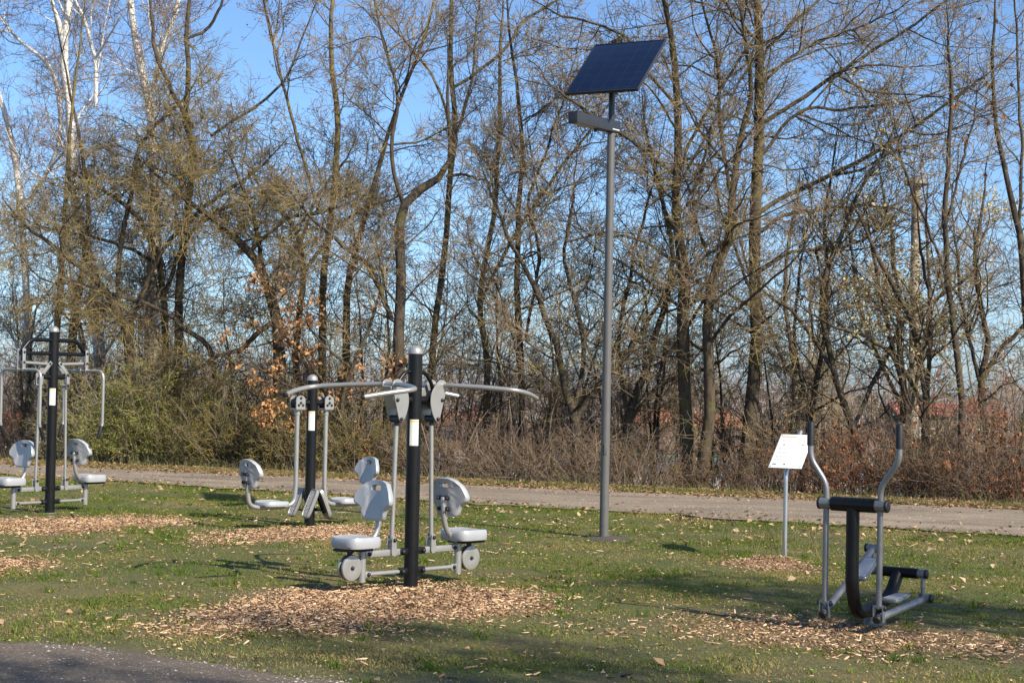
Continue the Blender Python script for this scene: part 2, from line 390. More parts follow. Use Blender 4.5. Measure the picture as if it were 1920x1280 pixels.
SLING = seat_mesh(.18, .165, .05, .02, ex=3.4)
def bolt_mesh(r=.017):
    mb = MB(); mb.tube([(0, 0, 0), (0, 0, .006)], r, 14, dome=.75); me = mb.mesh('bolt', 60); me.materials.append(rubber); return me
BOLT = bolt_mesh()
def bolt(parent, loc, direction, sc=1.0):
    o = link('bolt', BOLT, None, parent, loc); o.rotation_euler = Vector(direction).to_track_quat('Z', 'Y').to_euler(); o.scale = (sc,) * 3; return o
def copy_tree(o, parent):
    c = o.copy(); COL.objects.link(c); c.parent = parent
    for ch in list(o.children): copy_tree(ch, c)
    return c
def post(parent, h, r, face, zs=(0, 0), foot=True):
    p = MB().tube([(0, 0, -.05), (0, 0, h - .06)], r, 28).obj('post', black, parent)
    MB().tube([(0, 0, h - .06), (0, 0, h - .045)], r * 1.05, 28, dome=.9).obj('cap', silver, p)
    if zs[1]:
        vs = []; fs = []; n = 8; rr = r + .0015
        for i in range(n + 1):
            a = face + (i / n - .5) * 1.25
            for z in zs: vs.append((math.cos(a) * rr, math.sin(a) * rr, z))
        for i in range(n): fs.append((2 * i, 2 * i + 2, 2 * i + 3, 2 * i + 1))
        MB().add(vs, fs).obj('sticker', sticker_m, p)
    if foot:
        MB().tube([(0, 0, -.03), (0, 0, .012)], r * 1.25, 20).obj('foot_flange', steel, p)
    return p
Mxz = Matrix(((1, 0, 0, 0), (0, 0, -1, 0), (0, 1, 0, 0), (0, 0, 0, 1)))     # plate outline (x, z), thickness along -y
def at_y(y): return Matrix.Translation((0, y, 0)) @ Mxz

def seat_station(root, disc=True):
    """sitting place with its back to the post, local +x points away from the post; returns the part objects"""
    parts = []
    def add(o): parts.append(o); return o
    for z in (.31, .145):
        lug = add(MB().box((.095, 0, z), (.11, .05, .06), bev=.015).obj('pivot_lug', black, root))
        bolt(lug, (.118, -.026, z), (0, -1, 0), 1.15); bolt(lug, (.118, .026, z), (0, 1, 0), 1.15)
    ub = add(MB().box((.335, 0, .312), (.40, .036, .052), bev=.006).box((.512, 0, .312), (.075, .044, .062), bev=.012).obj('upper_beam', silver, root))
    bolt(ub, (.50, -.023, .312), (0, -1, 0)); bolt(ub, (.50, .023, .312), (0, 1, 0))
    lb = add(MB().tube([(.13, 0, .145), (.49, 0, .145)], .0185).box((.505, 0, .145), (.08, .036, .05), bev=.012).obj('lower_beam', silver, root))
    bolt(lb, (.50, -.019, .145), (0, -1, 0)); bolt(lb, (.50, .019, .145), (0, 1, 0))
    cl = MB()
    for y in (-.03, .03):
        cl.plate(smooth_outline([(.205, .29), (.255, .29), (.257, .38), (.252, .43), (.23, .445), (.208, .43), (.203, .38)], 42), .010, at_y(y))
    cl.tube([(.23, -.036, .415), (.23, .036, .415)], .020)
    cl = add(cl.obj('clevis', silver, root)); bolt(cl, (.23, -.036, .415), (0, -1, 0)); bolt(cl, (.23, .036, .415), (0, 1, 0))
    add(MB().tube([(.56, 0, .085), (.56, 0, .37)], .032, 20).obj('seat_post', silver, root))
    st = add(link('seat', SEAT, None, root, (.63, 0, .368)))
    MB().box((.03, 0, -.010), (.27, .20, .022), bev=.006).obj('seat_plate', black, st)
    tb = MB().tube([(.555, 0, .335), (.50, 0, .385), (.405, 0, .47), (.375, 0, .60), (.368, 0, .745)], .0235, 18, fillet=.07, dome=.5)
    tb = add(tb.obj('back_tube', silver, root))
    bk = link('backrest', BACKREST, None, root, (.418, 0, .585)); bk.rotation_euler = (0, R(-5), R(-90)); add(bk)
    bk.rotation_euler = (Matrix.Rotation(R(-6), 3, 'Y') @ Matrix.Rotation(R(-90), 3, 'Z')).to_euler()
    br = MB()
    for z in (.07, .165):
        br.box((0, -.035, z), (.15, .014, .036), bev=.005)
        for x in (-.055, .055): br.tube([(x, -.042, z), (x, -.052, z)], .011, 10, dome=.5)
    br.obj('back_bracket', darkbox, bk)
    if disc:
        dm = MB(); prof = [(.0, .012), (.02, .012), (.05, .014), (.09, .014), (.103, .011), (.106, .004), (.106, -.004), (.103, -.008), (0, -.008)]
        for y0, sg in ((-.022, -1), (.022, 1)):
            dm.rings([[(.0 + r * math.cos(2 * math.pi * k / 40), y0 + sg * h, r * math.sin(2 * math.pi * k / 40)) for k in range(40)] for r, h in prof if r > 0])
        for y0 in (-.036, .036):       # groove ring
            pass
        dm.tube([(0, -.025, 0), (0, .025, 0)], .03)
        d = add(dm.obj('weight_disc', silver, root, angle=25, loc=(.695, 0, .212)))
        MB().box((0, 0, .075), (.05, .018, .19), bev=.004).obj('disc_hanger', black, d)
        bolt(d, (0, -.034, 0), (0, -1, 0)); bolt(d, (0, .034, 0), (0, 1, 0))
    return parts
def second_station(parts, root):
    for p in parts:
        c = copy_tree(p, root); M = Matrix.Rotation(math.pi, 4, 'Z') @ p.matrix_basis; c.matrix_basis = M

TH = R(47)
def lat_pull():
    loc = at_ground(770, 1101)
    root = thing('lat_pull_machine', 'two seat pull down trainer with wide curved handlebars and round weight discs', 'exercise machine', loc, TH, 'outdoor fitness machines on the grass')
    post(root, 2.035, .061, R(-90) - TH + R(-6) + .2, (1.20, 1.42))
    S = []
    hd = MB().tube([(.04, 0, 1.585), (.20, 0, 1.585)], .034, 18).tube([(.05, 0, 1.825), (.12, 0, 1.815), (.19, 0, 1.74), (.215, 0, 1.66)], .0165, 12, fillet=.07)
    S.append(hd.obj('pivot_frame', black, root))
    kid = smooth_outline([(.175, 1.700), (.225, 1.752), (.282, 1.755), (.318, 1.722), (.308, 1.66), (.275, 1.54), (.240, 1.432), (.215, 1.402), (.185, 1.415), (.150, 1.475), (.128, 1.56), (.138, 1.64)], 60)
    for y in (-.062, .062):
        p = MB().plate(kid, .012, at_y(y)).obj('head_plate', silver, root); S.append(p); sg = -1 if y < 0 else 1
        bolt(p, (.262, y + sg * .006, 1.585), (0, sg, 0), .95); bolt(p, (.213, y + sg * .006, 1.425), (0, sg, 0), .95)
    S.append(MB().box((.275, 0, 1.61), (.05, .108, .20), Matrix.Rotation(R(18), 3, 'Y'), bev=.006).obj('head_block', silver, root))
    S.append(MB().tube([(.205, -.055, 1.425), (.205, .055, 1.425)], .032, 16).tube([(.205, 0, 1.42), (.204, 0, 1.37)], .022, 12).obj('rod_joint', darkbox, root))
    S.append(MB().tube([(.23, 0, .42), (.204, 0, 1.40)], .0195, 14).obj('push_rod', silver, root))
    hb = MB().tube([(1.02, -.475, 1.612), (.82, -.575, 1.651), (.60, -.645, 1.680), (.44, -.40, 1.702), (.285, -.10, 1.714), (.285, .10, 1.714), (.44, .40, 1.702), (.60, .645, 1.680), (.82, .575, 1.651), (1.02, .475, 1.612)], .0205, 14, fillet=.10)
    hb = hb.obj('handlebar', silver, root); S.append(hb)
    for sg in (-1, 1):
        d = Vector((.20, -sg * .10, -.045)).normalized(); e = Vector((1.02, sg * .475, 1.612))
        MB().tube([e - d * .012, e + d * .008], .0215, 14, dome=.3).obj('end_cap', rubber, hb)
    S += seat_station(root, True); second_station(S, root)
lat_pull()

def chest_press():
    loc = at_ground(93, 962); CT = R(54); K = 1.13
    root = thing('chest_press_machine', 'two seat chest press with hanging hooked arms at the left edge of the lawn', 'exercise machine', loc, CT, 'outdoor fitness machines on the grass')
    post(root, 2.05 * K, .061, R(-90) - CT + .25, (1.19 * K, 1.375 * K))
    S = []; up = lambda p: [(x, y, z * K) for x, y, z in p]
    S.append(MB().tube(up([(.04, 0, 1.905), (.36, 0, 1.905), (.49, 0, 1.78)]), .026, 14, fillet=.07).obj('top_frame', black, root))
    S.append(MB().tube(up([(.04, 0, 1.755), (.49, 0, 1.755)]), .024, 14).obj('cross_tube', black, root)); S.append(MB().tube(up([(.04, 0, 1.50), (.17, 0, 1.50)]), .03, 14).obj('pivot_tube', black, root))
    for y in (-.05, .05):
        sg = -1 if y < 0 else 1
        p = MB().box((.49, y, 1.68 * K), (.046, .010, .25 * K), bev=.004).obj('arm_bracket', silver, root); S.append(p)
        bolt(p, (.49, y + sg * .005, 1.765 * K), (0, sg, 0), .9); bolt(p, (.49, y + sg * .005, 1.655 * K), (0, sg, 0), .9)
        q = MB().box((.14, y * .8, 1.585 * K), (.046, .010, .21 * K), Matrix.Rotation(R(-42), 3, 'Y'), bev=.004).box((.205, y * .8, 1.46 * K), (.046, .010, .16 * K), bev=.004).obj('rocker_plate', silver, root); S.append(q)
        for (x, z) in ((.085, 1.645), (.195, 1.525), (.205, 1.405)): bolt(q, (x, y * .8 + sg * .005, z * K), (0, sg, 0), .9)
    S.append(MB().tube(up([(.085, 0, 1.64), (.49, 0, 1.655)]), .020, 12).obj('link_bar', silver, root))
    S.append(MB().tube(up([(.205, -.045, 1.405), (.205, .045, 1.405)]), .024, 14).obj('rod_joint', silver, root))
    S.append(MB().tube(up([(.23, 0, .42 / K), (.205, 0, 1.40)]), .0175, 12).obj('push_rod', silver, root))
    for sg in (-1, 1):
        a = MB().tube(up([(.49, 0, 1.575), (.49, sg * .37, 1.575), (.49, sg * .37, .99), (.475, sg * .37, .95)]), .0195, 14, fillet=.11).obj('press_arm', silver, root); S.append(a)
        MB().tube(up([(.478, sg * .37, .965), (.425, sg * .37, .835)]), .0245, 14, dome=.3).obj('grip', rubber, a)
    S += seat_station(root, False); second_station(S, root)
chest_press()

def leg_press():
    loc = at_ground(580, 987); th = R(42)
    root = thing('leg_press_machine', 'black and silver swinging leg press with tilted foot plates behind the pull down trainer', 'exercise machine', loc, th, 'outdoor fitness machines on the grass')
    post(root, 1.775, .061, R(-90) - th + .12, (1.13, 1.355))
    S = []
    S.append(MB().tube([(.04, 0, 1.4535), (.20, 0, 1.4535)], .036, 16).tube([(.05, 0, 1.6530), (.12, 0, 1.6416), (.19, 0, 1.5618), (.205, 0, 1.4934)], .017, 12, fillet=.06)
             .tube([(.205, -.05, 1.4535), (.205, .065, 1.4535)], .066, 24).obj('hinge_barrel', black, root))
    out = [(.14, 1.4785), (.145, 1.5085), (.17, 1.5305), (.205, 1.5385), (.24, 1.5305), (.265, 1.5085), (.27, 1.4785), (.27, 1.3835), (.262, 1.3745), (.148, 1.3745), (.14, 1.3835)]
    for y in (-.06, .06):
        hp = MB().plate(out, .016, at_y(y)).obj('hinge_plate', silver, root); S.append(hp); sg = -1 if y < 0 else 1
        for (x, z) in ((.205, 1.5085), (.205, 1.4535), (.175, 1.4265), (.235, 1.4265)): bolt(hp, (x, y + sg * .008, z), (0, sg, 0), .9)
    S.append(MB().box((.205, 0, 1.3794), (.125, .118, 0.0251), bev=.004).tube([(.205, 0, 1.3794), (.205, 0, 1.3110)], .032, 18).tube(
        [(.205, 0, 1.3224), (.205, 0, 0.4560), (.225, 0, 0.2793), (.38, 0, 0.2451), (.72, 0, 0.2451), (.845, 0, 0.2793), (.875, 0, 0.4560), (.885, 0, 0.6840)], .0265, 18, fillet=.09, dome=.4).obj('hanger_tube', silver, root))
    st = link('seat', SLING, None, root, (.535, 0, .257)); S.append(st)
    bk = link('backrest', BACKREST, None, root, (.855, 0, .475))
    bk.rotation_euler = (Matrix.Rotation(R(7), 3, 'Y') @ Matrix.Rotation(R(90), 3, 'Z')).to_euler(); S.append(bk)
    br = MB()
    for z in (.07, .165):
        br.box((0, -.035, z), (.15, .014, 0.0410), bev=.005)
        for x in (-.055, .055): br.tube([(x, -.042, z), (x, -.052, z)], .011, 10, dome=.5)
    br.obj('back_bracket', darkbox, bk)
    tilt = Matrix.Rotation(R(-25), 3, 'Y')
    S.append(MB().tube([(.09, -.17, .2), (.09, .17, .2)], .012, 10).box((.05, 0, .2), (.09, .05, .04)).obj('plate_bracket', black, root))
    for y in (-.14, .14):
        def rr(hw, hl, n=40):
            res = []
            for k in range(n):
                t = 2 * math.pi * k / n; c, s_ = math.cos(t), math.sin(t)
                res.append((hw * math.copysign(abs(c) ** .5, c), hl * math.copysign(abs(s_) ** .4, s_)))
            return res
        X = Matrix.Translation((.10, y, .285)) @ tilt.to_4x4() @ Matrix(((0, 0, 1, 0), (1, 0, 0, 0), (0, 1, 0, 0), (0, 0, 0, 1)))
        pm = MB()
        o_, i_ = rr(.068, .18), rr(.053, .165)
        pm.rings([[X @ Vector((*p, -.03)) for p in rr(.064, .175)], [X @ Vector((*p, -.02)) for p in o_], [X @ Vector((*p, .012)) for p in o_], [X @ Vector((*p, .016)) for p in rr(.062, .173)], [X @ Vector((*p, .012)) for p in i_], [X @ Vector((*p, .006)) for p in rr(.051, .163)]])
        fp = pm.obj('foot_plate', silver, root); S.append(fp)
        sm = MB()
        for i in range(-3, 4):
            for j in range(-9, 10):
                if abs(i) % 2 == abs(j) % 2: sm.tube([X @ Vector((i * .0125, j * .0165, .005)), X @ Vector((i * .0125, j * .0165, .010))], .0058, 6, dome=.5)
        sm.obj('stud_pad', plastic, fp)
        MB().box((X @ Vector((0, 0, -.04))), (.02, .05, .22), tilt, bev=.003).obj('plate_back', black, fp)
    second_station(S, root)
leg_press()

def elliptical():
    """local y runs from the front bar to the rear crank, x across; front bar at the origin"""
    th = R(-34); foot = at_ground(1646, 1171)
    fr = np.array((-math.sin(th), math.cos(th))); o2 = np.array((foot.x, foot.y)) - fr * .50
    root = thing('elliptical_trainer', 'black and grey stand up cross trainer with two long upright handles on the right', 'exercise machine', (o2[0], o2[1], foot.z), th, 'outdoor fitness machines on the grass'); root.scale = (.925,) * 3; root.location.z += .04
    MB().tube([(0, 0, .93), (0, 0, .30), (0, .10, .09), (0, .34, .10), (0, .56, .115), (0, .80, .18), (0, .95, .34)], .052, 24, fillet=.16).tube([(-.175, 0, .95), (.19, 0, .95)], .056, 24).tube([(0, .48, .025), (0, .48, .12)], .055, 24).obj('main_frame', black, root)
    MB().tube([(0, .48, -.16), (0, .48, .03)], .09, 24).obj('concrete_footing', teal, root)
    MB().tube([(-.175, .95, .35), (.175, .95, .35)], .042, 20).obj('rear_axle', black, root)
    for sg in (-1, 1):
        sl = MB().tube([(sg * .178, 0, .95), (sg * .272, 0, .95)], .047, 22).obj('pivot_sleeve', elsilver, root)
        MB().tube([(sg * .270, 0, .95), (sg * .286, 0, .95)], .049, 22, dome=.25).obj('end_cap', rubber, sl)
        x = sg * .225
        ow = .16 if sg > 0 else .128
        h = MB().tube([(x, 0, .16), (x, 0, 1.10), (x + sg * ow, -.03, 1.30), (x + sg * ow, -.03, 1.44)], .0235, 16, fillet=.07).obj('swing_handle', elsilver, root)
        MB().tube([(x + sg * ow, -.03, 1.40), (x + sg * ow, -.03, 1.575)], .0285, 16, dome=.5).obj('grip', rubber, h)
        cv = MB()
        for y in (-.038, .038): cv.box((x + y, .0, .12), (.010, .045, .13), bev=.004)
        cv.box((x, 0, .175), (.085, .045, .02), bev=.004)
        cv = cv.obj('fork_joint', elsilver, h)
        bolt(cv, (x - .043, 0, .165), (-1, 0, 0), 1.2); bolt(cv, (x + .043, 0, .165), (1, 0, 0), 1.2)
        up = sg < 0; rz = .53 if up else .155; ry = .97 if up else .96
        pb = MB().tube([(x, -.02, .085), (x, ry, rz - .01 if not up else rz)], .030, 18)
        pb.tube([(x - sg * .04 , ry, rz), (x + sg * .05, ry, rz)], .034, 18)
        pb = pb.obj('pedal_bar', elsilver, root)
        MB().tube([(x, -.028, .083), (x, -.045, .075)], .033, 16, dome=.3).obj('end_cap', rubber, pb)
        MB().tube([(x + sg * .05, ry, rz), (x + sg * .066, ry, rz)], .036, 16, dome=.3).obj('end_cap', rubber, pb)
        q0 = Vector((x, -.02, .085)); q1 = Vector((x, ry, rz)); d = (q1 - q0).normalized(); cpt = q0 + d * (.64 if up else .62)
        rot = Matrix.Rotation(math.atan2(d.z, d.y) if up else .05, 3, 'X')
        fo = smooth_outline([(-.065, -.17), (.065, -.17), (.075, -.05), (.065, .12), (.045, .17), (-.045, .17), (-.065, .12), (-.075, -.05)], 48)
        Xf = Matrix.Translation(cpt + Vector((-sg * .095, 0, .05))) @ rot.to_4x4()
        pl = MB().plate(fo, .03, Xf, bev=.008).obj('pedal', elsilver, root)
        MB().plate([(a * .8, b_ * .85) for a, b_ in fo], .006, Xf @ Matrix.Translation((0, 0, .016)), bev=.002).obj('pedal_tread', plastic, pl)
        cr = MB().box((sg * .215, .955, (rz + .35) / 2), (.022, .055, abs(rz - .35) + .02), bev=.006).tube([(sg * .16, .95, .35), (sg * .235, .95, .35)], .036, 18).obj('crank', elsilver, root)
        MB().tube([(sg * .235, .95, .35), (sg * .25, .95, .35)], .038, 18, dome=.25).obj('end_cap', rubber, cr)
elliptical()

# ------------------------------------------------------------------ solar street light
def solar_light():
    base = at_ground(1132, 1008); s = base.y / F
    root = thing('solar_street_light', 'tall grey pole light with tilted dark blue solar panel and box lantern', 'street lamp', base)
    zz = lambda y, x=1150: HC + ray(x, y)[1] * base.y - base.z
    zt = zz(170) - .075; zl = zz(238) - .06
    MB().tube([(0, 0, -.05), (0, 0, zl)], [.052, .044], 24).obj('pole', poleg, root)
    MB().tube([(0, 0, zl - .02), (0, 0, zt + .22)], .036, 20).obj('mast_head', darkbox, root)
    az = R(27); h = Vector((math.cos(az), -math.sin(az), 0)); up = Vector((math.sin(az), math.cos(az), 0))
    t = R(41); u = up * math.cos(t) + Vector((0, 0, math.sin(t))); n = h.cross(u)
    Mp = Matrix((h, u, n)).transposed().to_4x4(); W, L = .89, 1.06
    lowmid = (-up * .30) + Vector((0, 0, zt + .015)); c = lowmid + u * (L / 2) + h * .0 + Vector((0, 0, .0))
    pan = bpy.data.objects.new('solar_panel', None)
    mbp = MB()
    mbp.box((0, 0, 0), (W - .01, L - .01, .012), bev=.001)
    pan = mbp.obj('solar_panel', solar, root); pan.matrix_basis = Matrix.Translation(c) @ Mp
    fr = MB()
    for sg in (-1, 1):
        fr.box((0, sg * (L / 2 - .006), -.008), (W, .012, .036), bev=.002); fr.box((sg * (W / 2 - .006), 0, -.008), (.012, L - .025, .036), bev=.002)
    fr.obj('panel_frame', darkbox, pan)
    MB().box((0, 0, -.05), (.5, .05, .05), bev=.004).box((0, -.06, -.05), (.06, .45, .05), bev=.004).tube([(0, -.12, -.05), (0, -.2, -.16)], .03).obj('panel_bracket', darkbox, pan)
    az2 = R(35); d = Vector((-math.sin(az2), -math.cos(az2), 0)); sd = Vector((d.y, -d.x, 0))
    Ml = Matrix((d, sd, Vector((0, 0, 1)))).transposed()
    ln = MB().box((0, 0, 0), (.90, .12, .125), bev=.004).obj('lantern', darkbox, root); ln.matrix_basis = Matrix.Translation(d * .35 + Vector((0, 0, zl + .06))) @ Ml.to_4x4()
    MB().box((.22, 0, -.0635), (.40, .085, .006), bev=.001).obj('lantern_lens', lens_m, ln)
    MB().tube([(-.02, 0, -.06), (-.02, 0, -.092)], .022, 14, dome=.5).obj('motion_sensor', rubber, ln)
    MB().box((0, .0, .0645), (.90, .112, .004), bev=.001).obj('lantern_lid', black, ln)
    w = MB(); rr = random.Random(3); x0 = -.43
    for k in range(11):
        ww = rr.uniform(.007, .012); w.box((x0 + ww / 2, .0605, -.036), (ww, .0012, .013), bev=0); x0 += ww + .004
    wo = w.obj('lettering', white_p, ln)
    w2 = wo.copy(); COL.objects.link(w2); w2.location = (0, -.121, 0); w2.parent = ln
    MB().box((0, -.054, 1.0), (.03, .004, .12), bev=.001).obj('service_hatch', poleg, root)
solar_light()

# ------------------------------------------------------------------ information sign
def info_sign():
    base = at_ground(1471, 1051); s = base.y / F
    root = thing('information_sign', 'small tilted white notice board on a thin steel post behind the cross trainer', 'sign', base)
    zz = lambda y, x=1480: HC + ray(x, y)[1] * base.y - base.z
    az = R(27); h = Vector((math.cos(az), -math.sin(az), 0)); up = Vector((math.sin(az), math.cos(az), 0)); t = R(39)
    u = up * math.cos(t) + Vector((0, 0, math.sin(t))); n = h.cross(u)
    zb = zz(880)
    MB().tube([(0, 0, -.05), (0, 0, zb - .06), up * .05 + Vector((0, 0, zb + .04)), up * .05 + Vector((0, 0, zb + .04)) + u * .53], .0225, 18, fillet=.07).obj('post', steel, root)
    W, L = .345, .52
    c = -up * .03 + Vector((0, 0, zb)) + u * (L / 2) + n * .02
    X = Matrix.Translation(c) @ Matrix((h, u, n)).transposed().to_4x4()
    bd = MB().box((0, 0, 0), (W, L, .006), bev=.001).obj('notice_board', white_p, root); bd.matrix_basis = X
    MB().box((-.075, .222, .0036), (.16, .018, .001), bev=0).obj('heading_bar', orange_p, bd)
    ic = MB()
    for (x, y) in ((.05, .175), (.05, .145), (.10, .15), (.05, .115)):
        ic.box((x, y, .0036), (.016, .010, .001), bev=0).box((x + .004, y + .010, .0036), (.008, .006, .001), bev=0)
    ic.box((.10, .165, .0036), (.010, .012, .001), bev=0)
    ic.obj('orange_icons', orange_p, bd)
    tx = MB(); rr = random.Random(5)
    for blk, (y0, nl) in enumerate(((.055, 5), (-.01, 4), (-.07, 4), (-.125, 3))):
        for k in range(nl):
            x = -.14; y = y0 - k * .0105
            end = .12 if k < nl - 1 else rr.uniform(-.02, .08)
            while x < end:
                w = rr.uniform(.01, .03); tx.box((x + w / 2, y, .0036), (w, .0034, .001), bev=0); x += w + .006
    for (x, y, w) in ((-.12, .17, .03), (-.12, .155, .04), (-.06, .17, .07), (-.06, .155, .06), (-.05, .14, .05), (.12, .13, .03), (.08, -.205, .05), (.08, .225, .08)): tx.box((x, y, .0036), (w, .005, .001), bev=0)
    tx.obj('small_print', grey_p, bd)
    MB().box((-.125, -.205, .0036), (.04, .014, .001), bev=0).box((-.02, -.205, .0036), (.018, .02, .001), bev=0).box((-.10, .095, .0036), (.018, .014, .001), bev=0).box((.10, .095, .0036), (.02, .014, .001), bev=0).obj('logo_marks', dark_p, bd)
    sc = MB()
    for x in (-1, 1):
        for y in (-1, 1): sc.tube([(x * (W / 2 - .018), y * (L / 2 - .018), .002), (x * (W / 2 - .018), y * (L / 2 - .018), .006)], .007, 10, dome=.5)
    sc.obj('screw_heads', steel, bd)
info_sign()

# ------------------------------------------------------------------ ground
def g(px, py): p = at_ground(px, py); return np.array((p.x, p.y))
BEAM = np.array((math.cos(R(47)), math.sin(R(47))))
# mulch beds: centre, half length along d, half width, d, density per m2, mound height
BEDS = [
    ('lat', g(675, 1137), 2.3, 1.15, BEAM, 820, .02),
    ('leg', g(560, 1002), 1.75, .95, BEAM, 700, .02),
    ('chest', g(75, 985), 2.1, 1.05, BEAM, 700, .02),
    ('edge', g(-60, 1062), .75, .8, np.array((1., 0)), 600, .03),
    ('ell', g(1640, 1196), 1.75, 1.0, np.array((.96, -.27)), 330, .0),
    ('sign', g(1440, 1062), .62, .55, np.array((1., 0)), 1000, .0),
]
for n_, c_, a_, b_, d_, den, hh in BEDS:
    if hh: MOUNDS.append((c_[0], c_[1], .9 * b_, hh))
MOUNDS.append((*g(1445, 1056), .36, .07))
def bed_mask(x, y, bed):
    n_, c_, a_, b_, d_, den, hh = bed
    u = ((x - c_[0]) * d_[0] + (y - c_[1]) * d_[1]) / a_; v = (-(x - c_[0]) * d_[1] + (y - c_[1]) * d_[0]) / b_
    r = np.sqrt(u * u + v * v) + (fbm(x, y, .8, 31) - .5) * .8
    return np.clip((1.12 - r) / .55, 0, 1) ** 1.3
def mulch_mask(x, y):
    m = np.zeros_like(np.asarray(x, float))
    for b_ in BEDS: m = np.maximum(m, bed_mask(x, y, b_) * (.75 if b_[0] == 'ell' else 1))
    return m
SB = at_ground(1132, 1008)
def soil_mask(x, y): return np.clip(1.25 - np.hypot((x - SB.x - .03) / .26, (y - SB.y + .08) / .42) + (fbm(x, y, .2, 5) - .5) * .6, 0, 1) ** .5
def track_edge(x): return 11.25 - .50 * (x + 3.0) + (fbm(x, x * 0, .9, 77) - .5) * .45 + (fbm(x, x * 0 + 3, .16, 78) - .5) * .22      # near dirt track lies this side
def axis(lo, hi, d, far):
    a = list(np.arange(lo, hi + d / 2, d)); st = d
    while a[-1] < far: st *= 1.35; a.append(a[-1] + st)
    st = d
    while a[0] > -far: st *= 1.35; a.insert(0, a[0] - st)
    return np.array(a)
def build_ground():
    xs = axis(-10, 10, .1, 900); ys = axis(8, 42, .1, 900); X, Y = np.meshgrid(xs, ys)
    Z = terrain(X, Y) + (fbm(X, Y, .5, 3) - .5) * .03 * (np.abs(X) < 12)
    nx, ny = len(xs), len(ys); V = np.stack([X, Y, Z], -1).reshape(-1, 3)
    i = (np.arange(ny - 1)[:, None] * nx + np.arange(nx - 1)[None]).ravel(); Q = np.stack([i, i + 1, i + 1 + nx, i + nx], -1)
    wild = smooth((Y - far_edge(X) - .5) / 1.5)
    worn = np.exp(-np.maximum(near_edge(X) - Y, 0) / .25) * (Y < near_edge(X) + .6) * .7 * fbm(X, Y, .4, 12) * 1.6
    te = Y - track_edge(X); worn = np.maximum(worn, np.exp(-np.maximum(te, 0) / .35) * (te > -.8) * np.clip(fbm(X, Y, .35, 13) * 2.2 - .3, 0, 1))
    trod = np.clip(fbm(X, Y, 1.1, 14) * 2.4 - 1.35, 0, 1) * .6
    col = np.stack([mulch_mask(X, Y), np.clip(np.maximum(np.maximum(soil_mask(X, Y), worn), trod), 0, 1), wild], -1).reshape(-1, 3)
    o = link('ground', mesh_np('ground', V, Q, None, col, True, 'Mask'), ground_m); tag(o, kind='structure')
build_ground()
def strip(name, mat, xs, lo, hi, n, lift):
    V = []
    for k in range(n + 1):
        y = lo + (hi - lo) * k / n; V.append(np.stack([xs, y, terrain(xs, y) + lift], -1))
    V = np.stack(V); m_ = len(xs); i = (np.arange(n)[:, None] * m_ + np.arange(m_ - 1)[None]).ravel()
    return link(name, mesh_np(name, V, np.stack([i, i + 1, i + 1 + m_, i + m_], -1), None, None, True), mat)
def soil_patch():
    V = [(SB.x, SB.y, float(terrain(SB.x, SB.y)) + .022)]; Tt = []; n = 48; r_ = random.Random(4)
    for ring, (k, h) in enumerate(((.6, .016), (1, -.004))):
        for i in range(n):
            a = 2 * math.pi * i / n; q = k * (1 + .12 * math.sin(3 * a + 1) + .14 * r_.uniform(-1, 1)); x, y = SB.x +   .03 + .25 * q * math.cos(a), SB.y - .06 + .36 * q * math.sin(a); V.append((x, y, float(terrain(x, y)) + h))
    for i in range(n):
        j = (i + 1) % n; Tt += [(0, 1 + i, 1 + j), (1 + i, 1 + n + i, 1 + n + j), (1 + i, 1 + n + j, 1 + j)]
    m, nt, b = nodes_mat('dark_bare_soil'); c = ramp(nt, noise(nt, 40, 5, .7), [(.3, (.04, .034, .027)), (.7, (.10, .085, .066))]); nt.links.new(c, b.inputs['Base Color']); b.inputs['Roughness'].default_value = .95
    tag(link('soil_patch', mesh_np('soil_patch', V, None, Tt, None, True), m), kind='structure')
soil_patch()
xs = np.arange(-40, 40, .12)
tag(strip('path', path_m, xs, near_edge(xs) + (fbm(xs, xs * 0, .7, 8) - .5) * .7 + (fbm(xs, xs * 0, .2, 18) - .5) * .3, far_edge(xs) + (fbm(xs, xs * 0 + 9, .8, 9) - .5) * .8, 26, .024), kind='structure')
tag(strip('dirt_track', track_m, xs, track_edge(xs) - 6.5, track_edge(xs), 50, .024), kind='structure')

rng = np.random.default_rng(11)
def frustum_pts(n, y0, y1, mar=1.15):
    y = np.sqrt(rng.random(n) * (y1 * y1 - y0 * y0) + y0 * y0); x = (rng.random(n) * 2 - 1) * (960 / F) * y * mar; return x, y
def on_path(x, y, m=.0): return (y > near_edge(x) + m) & (y < far_edge(x) - m)

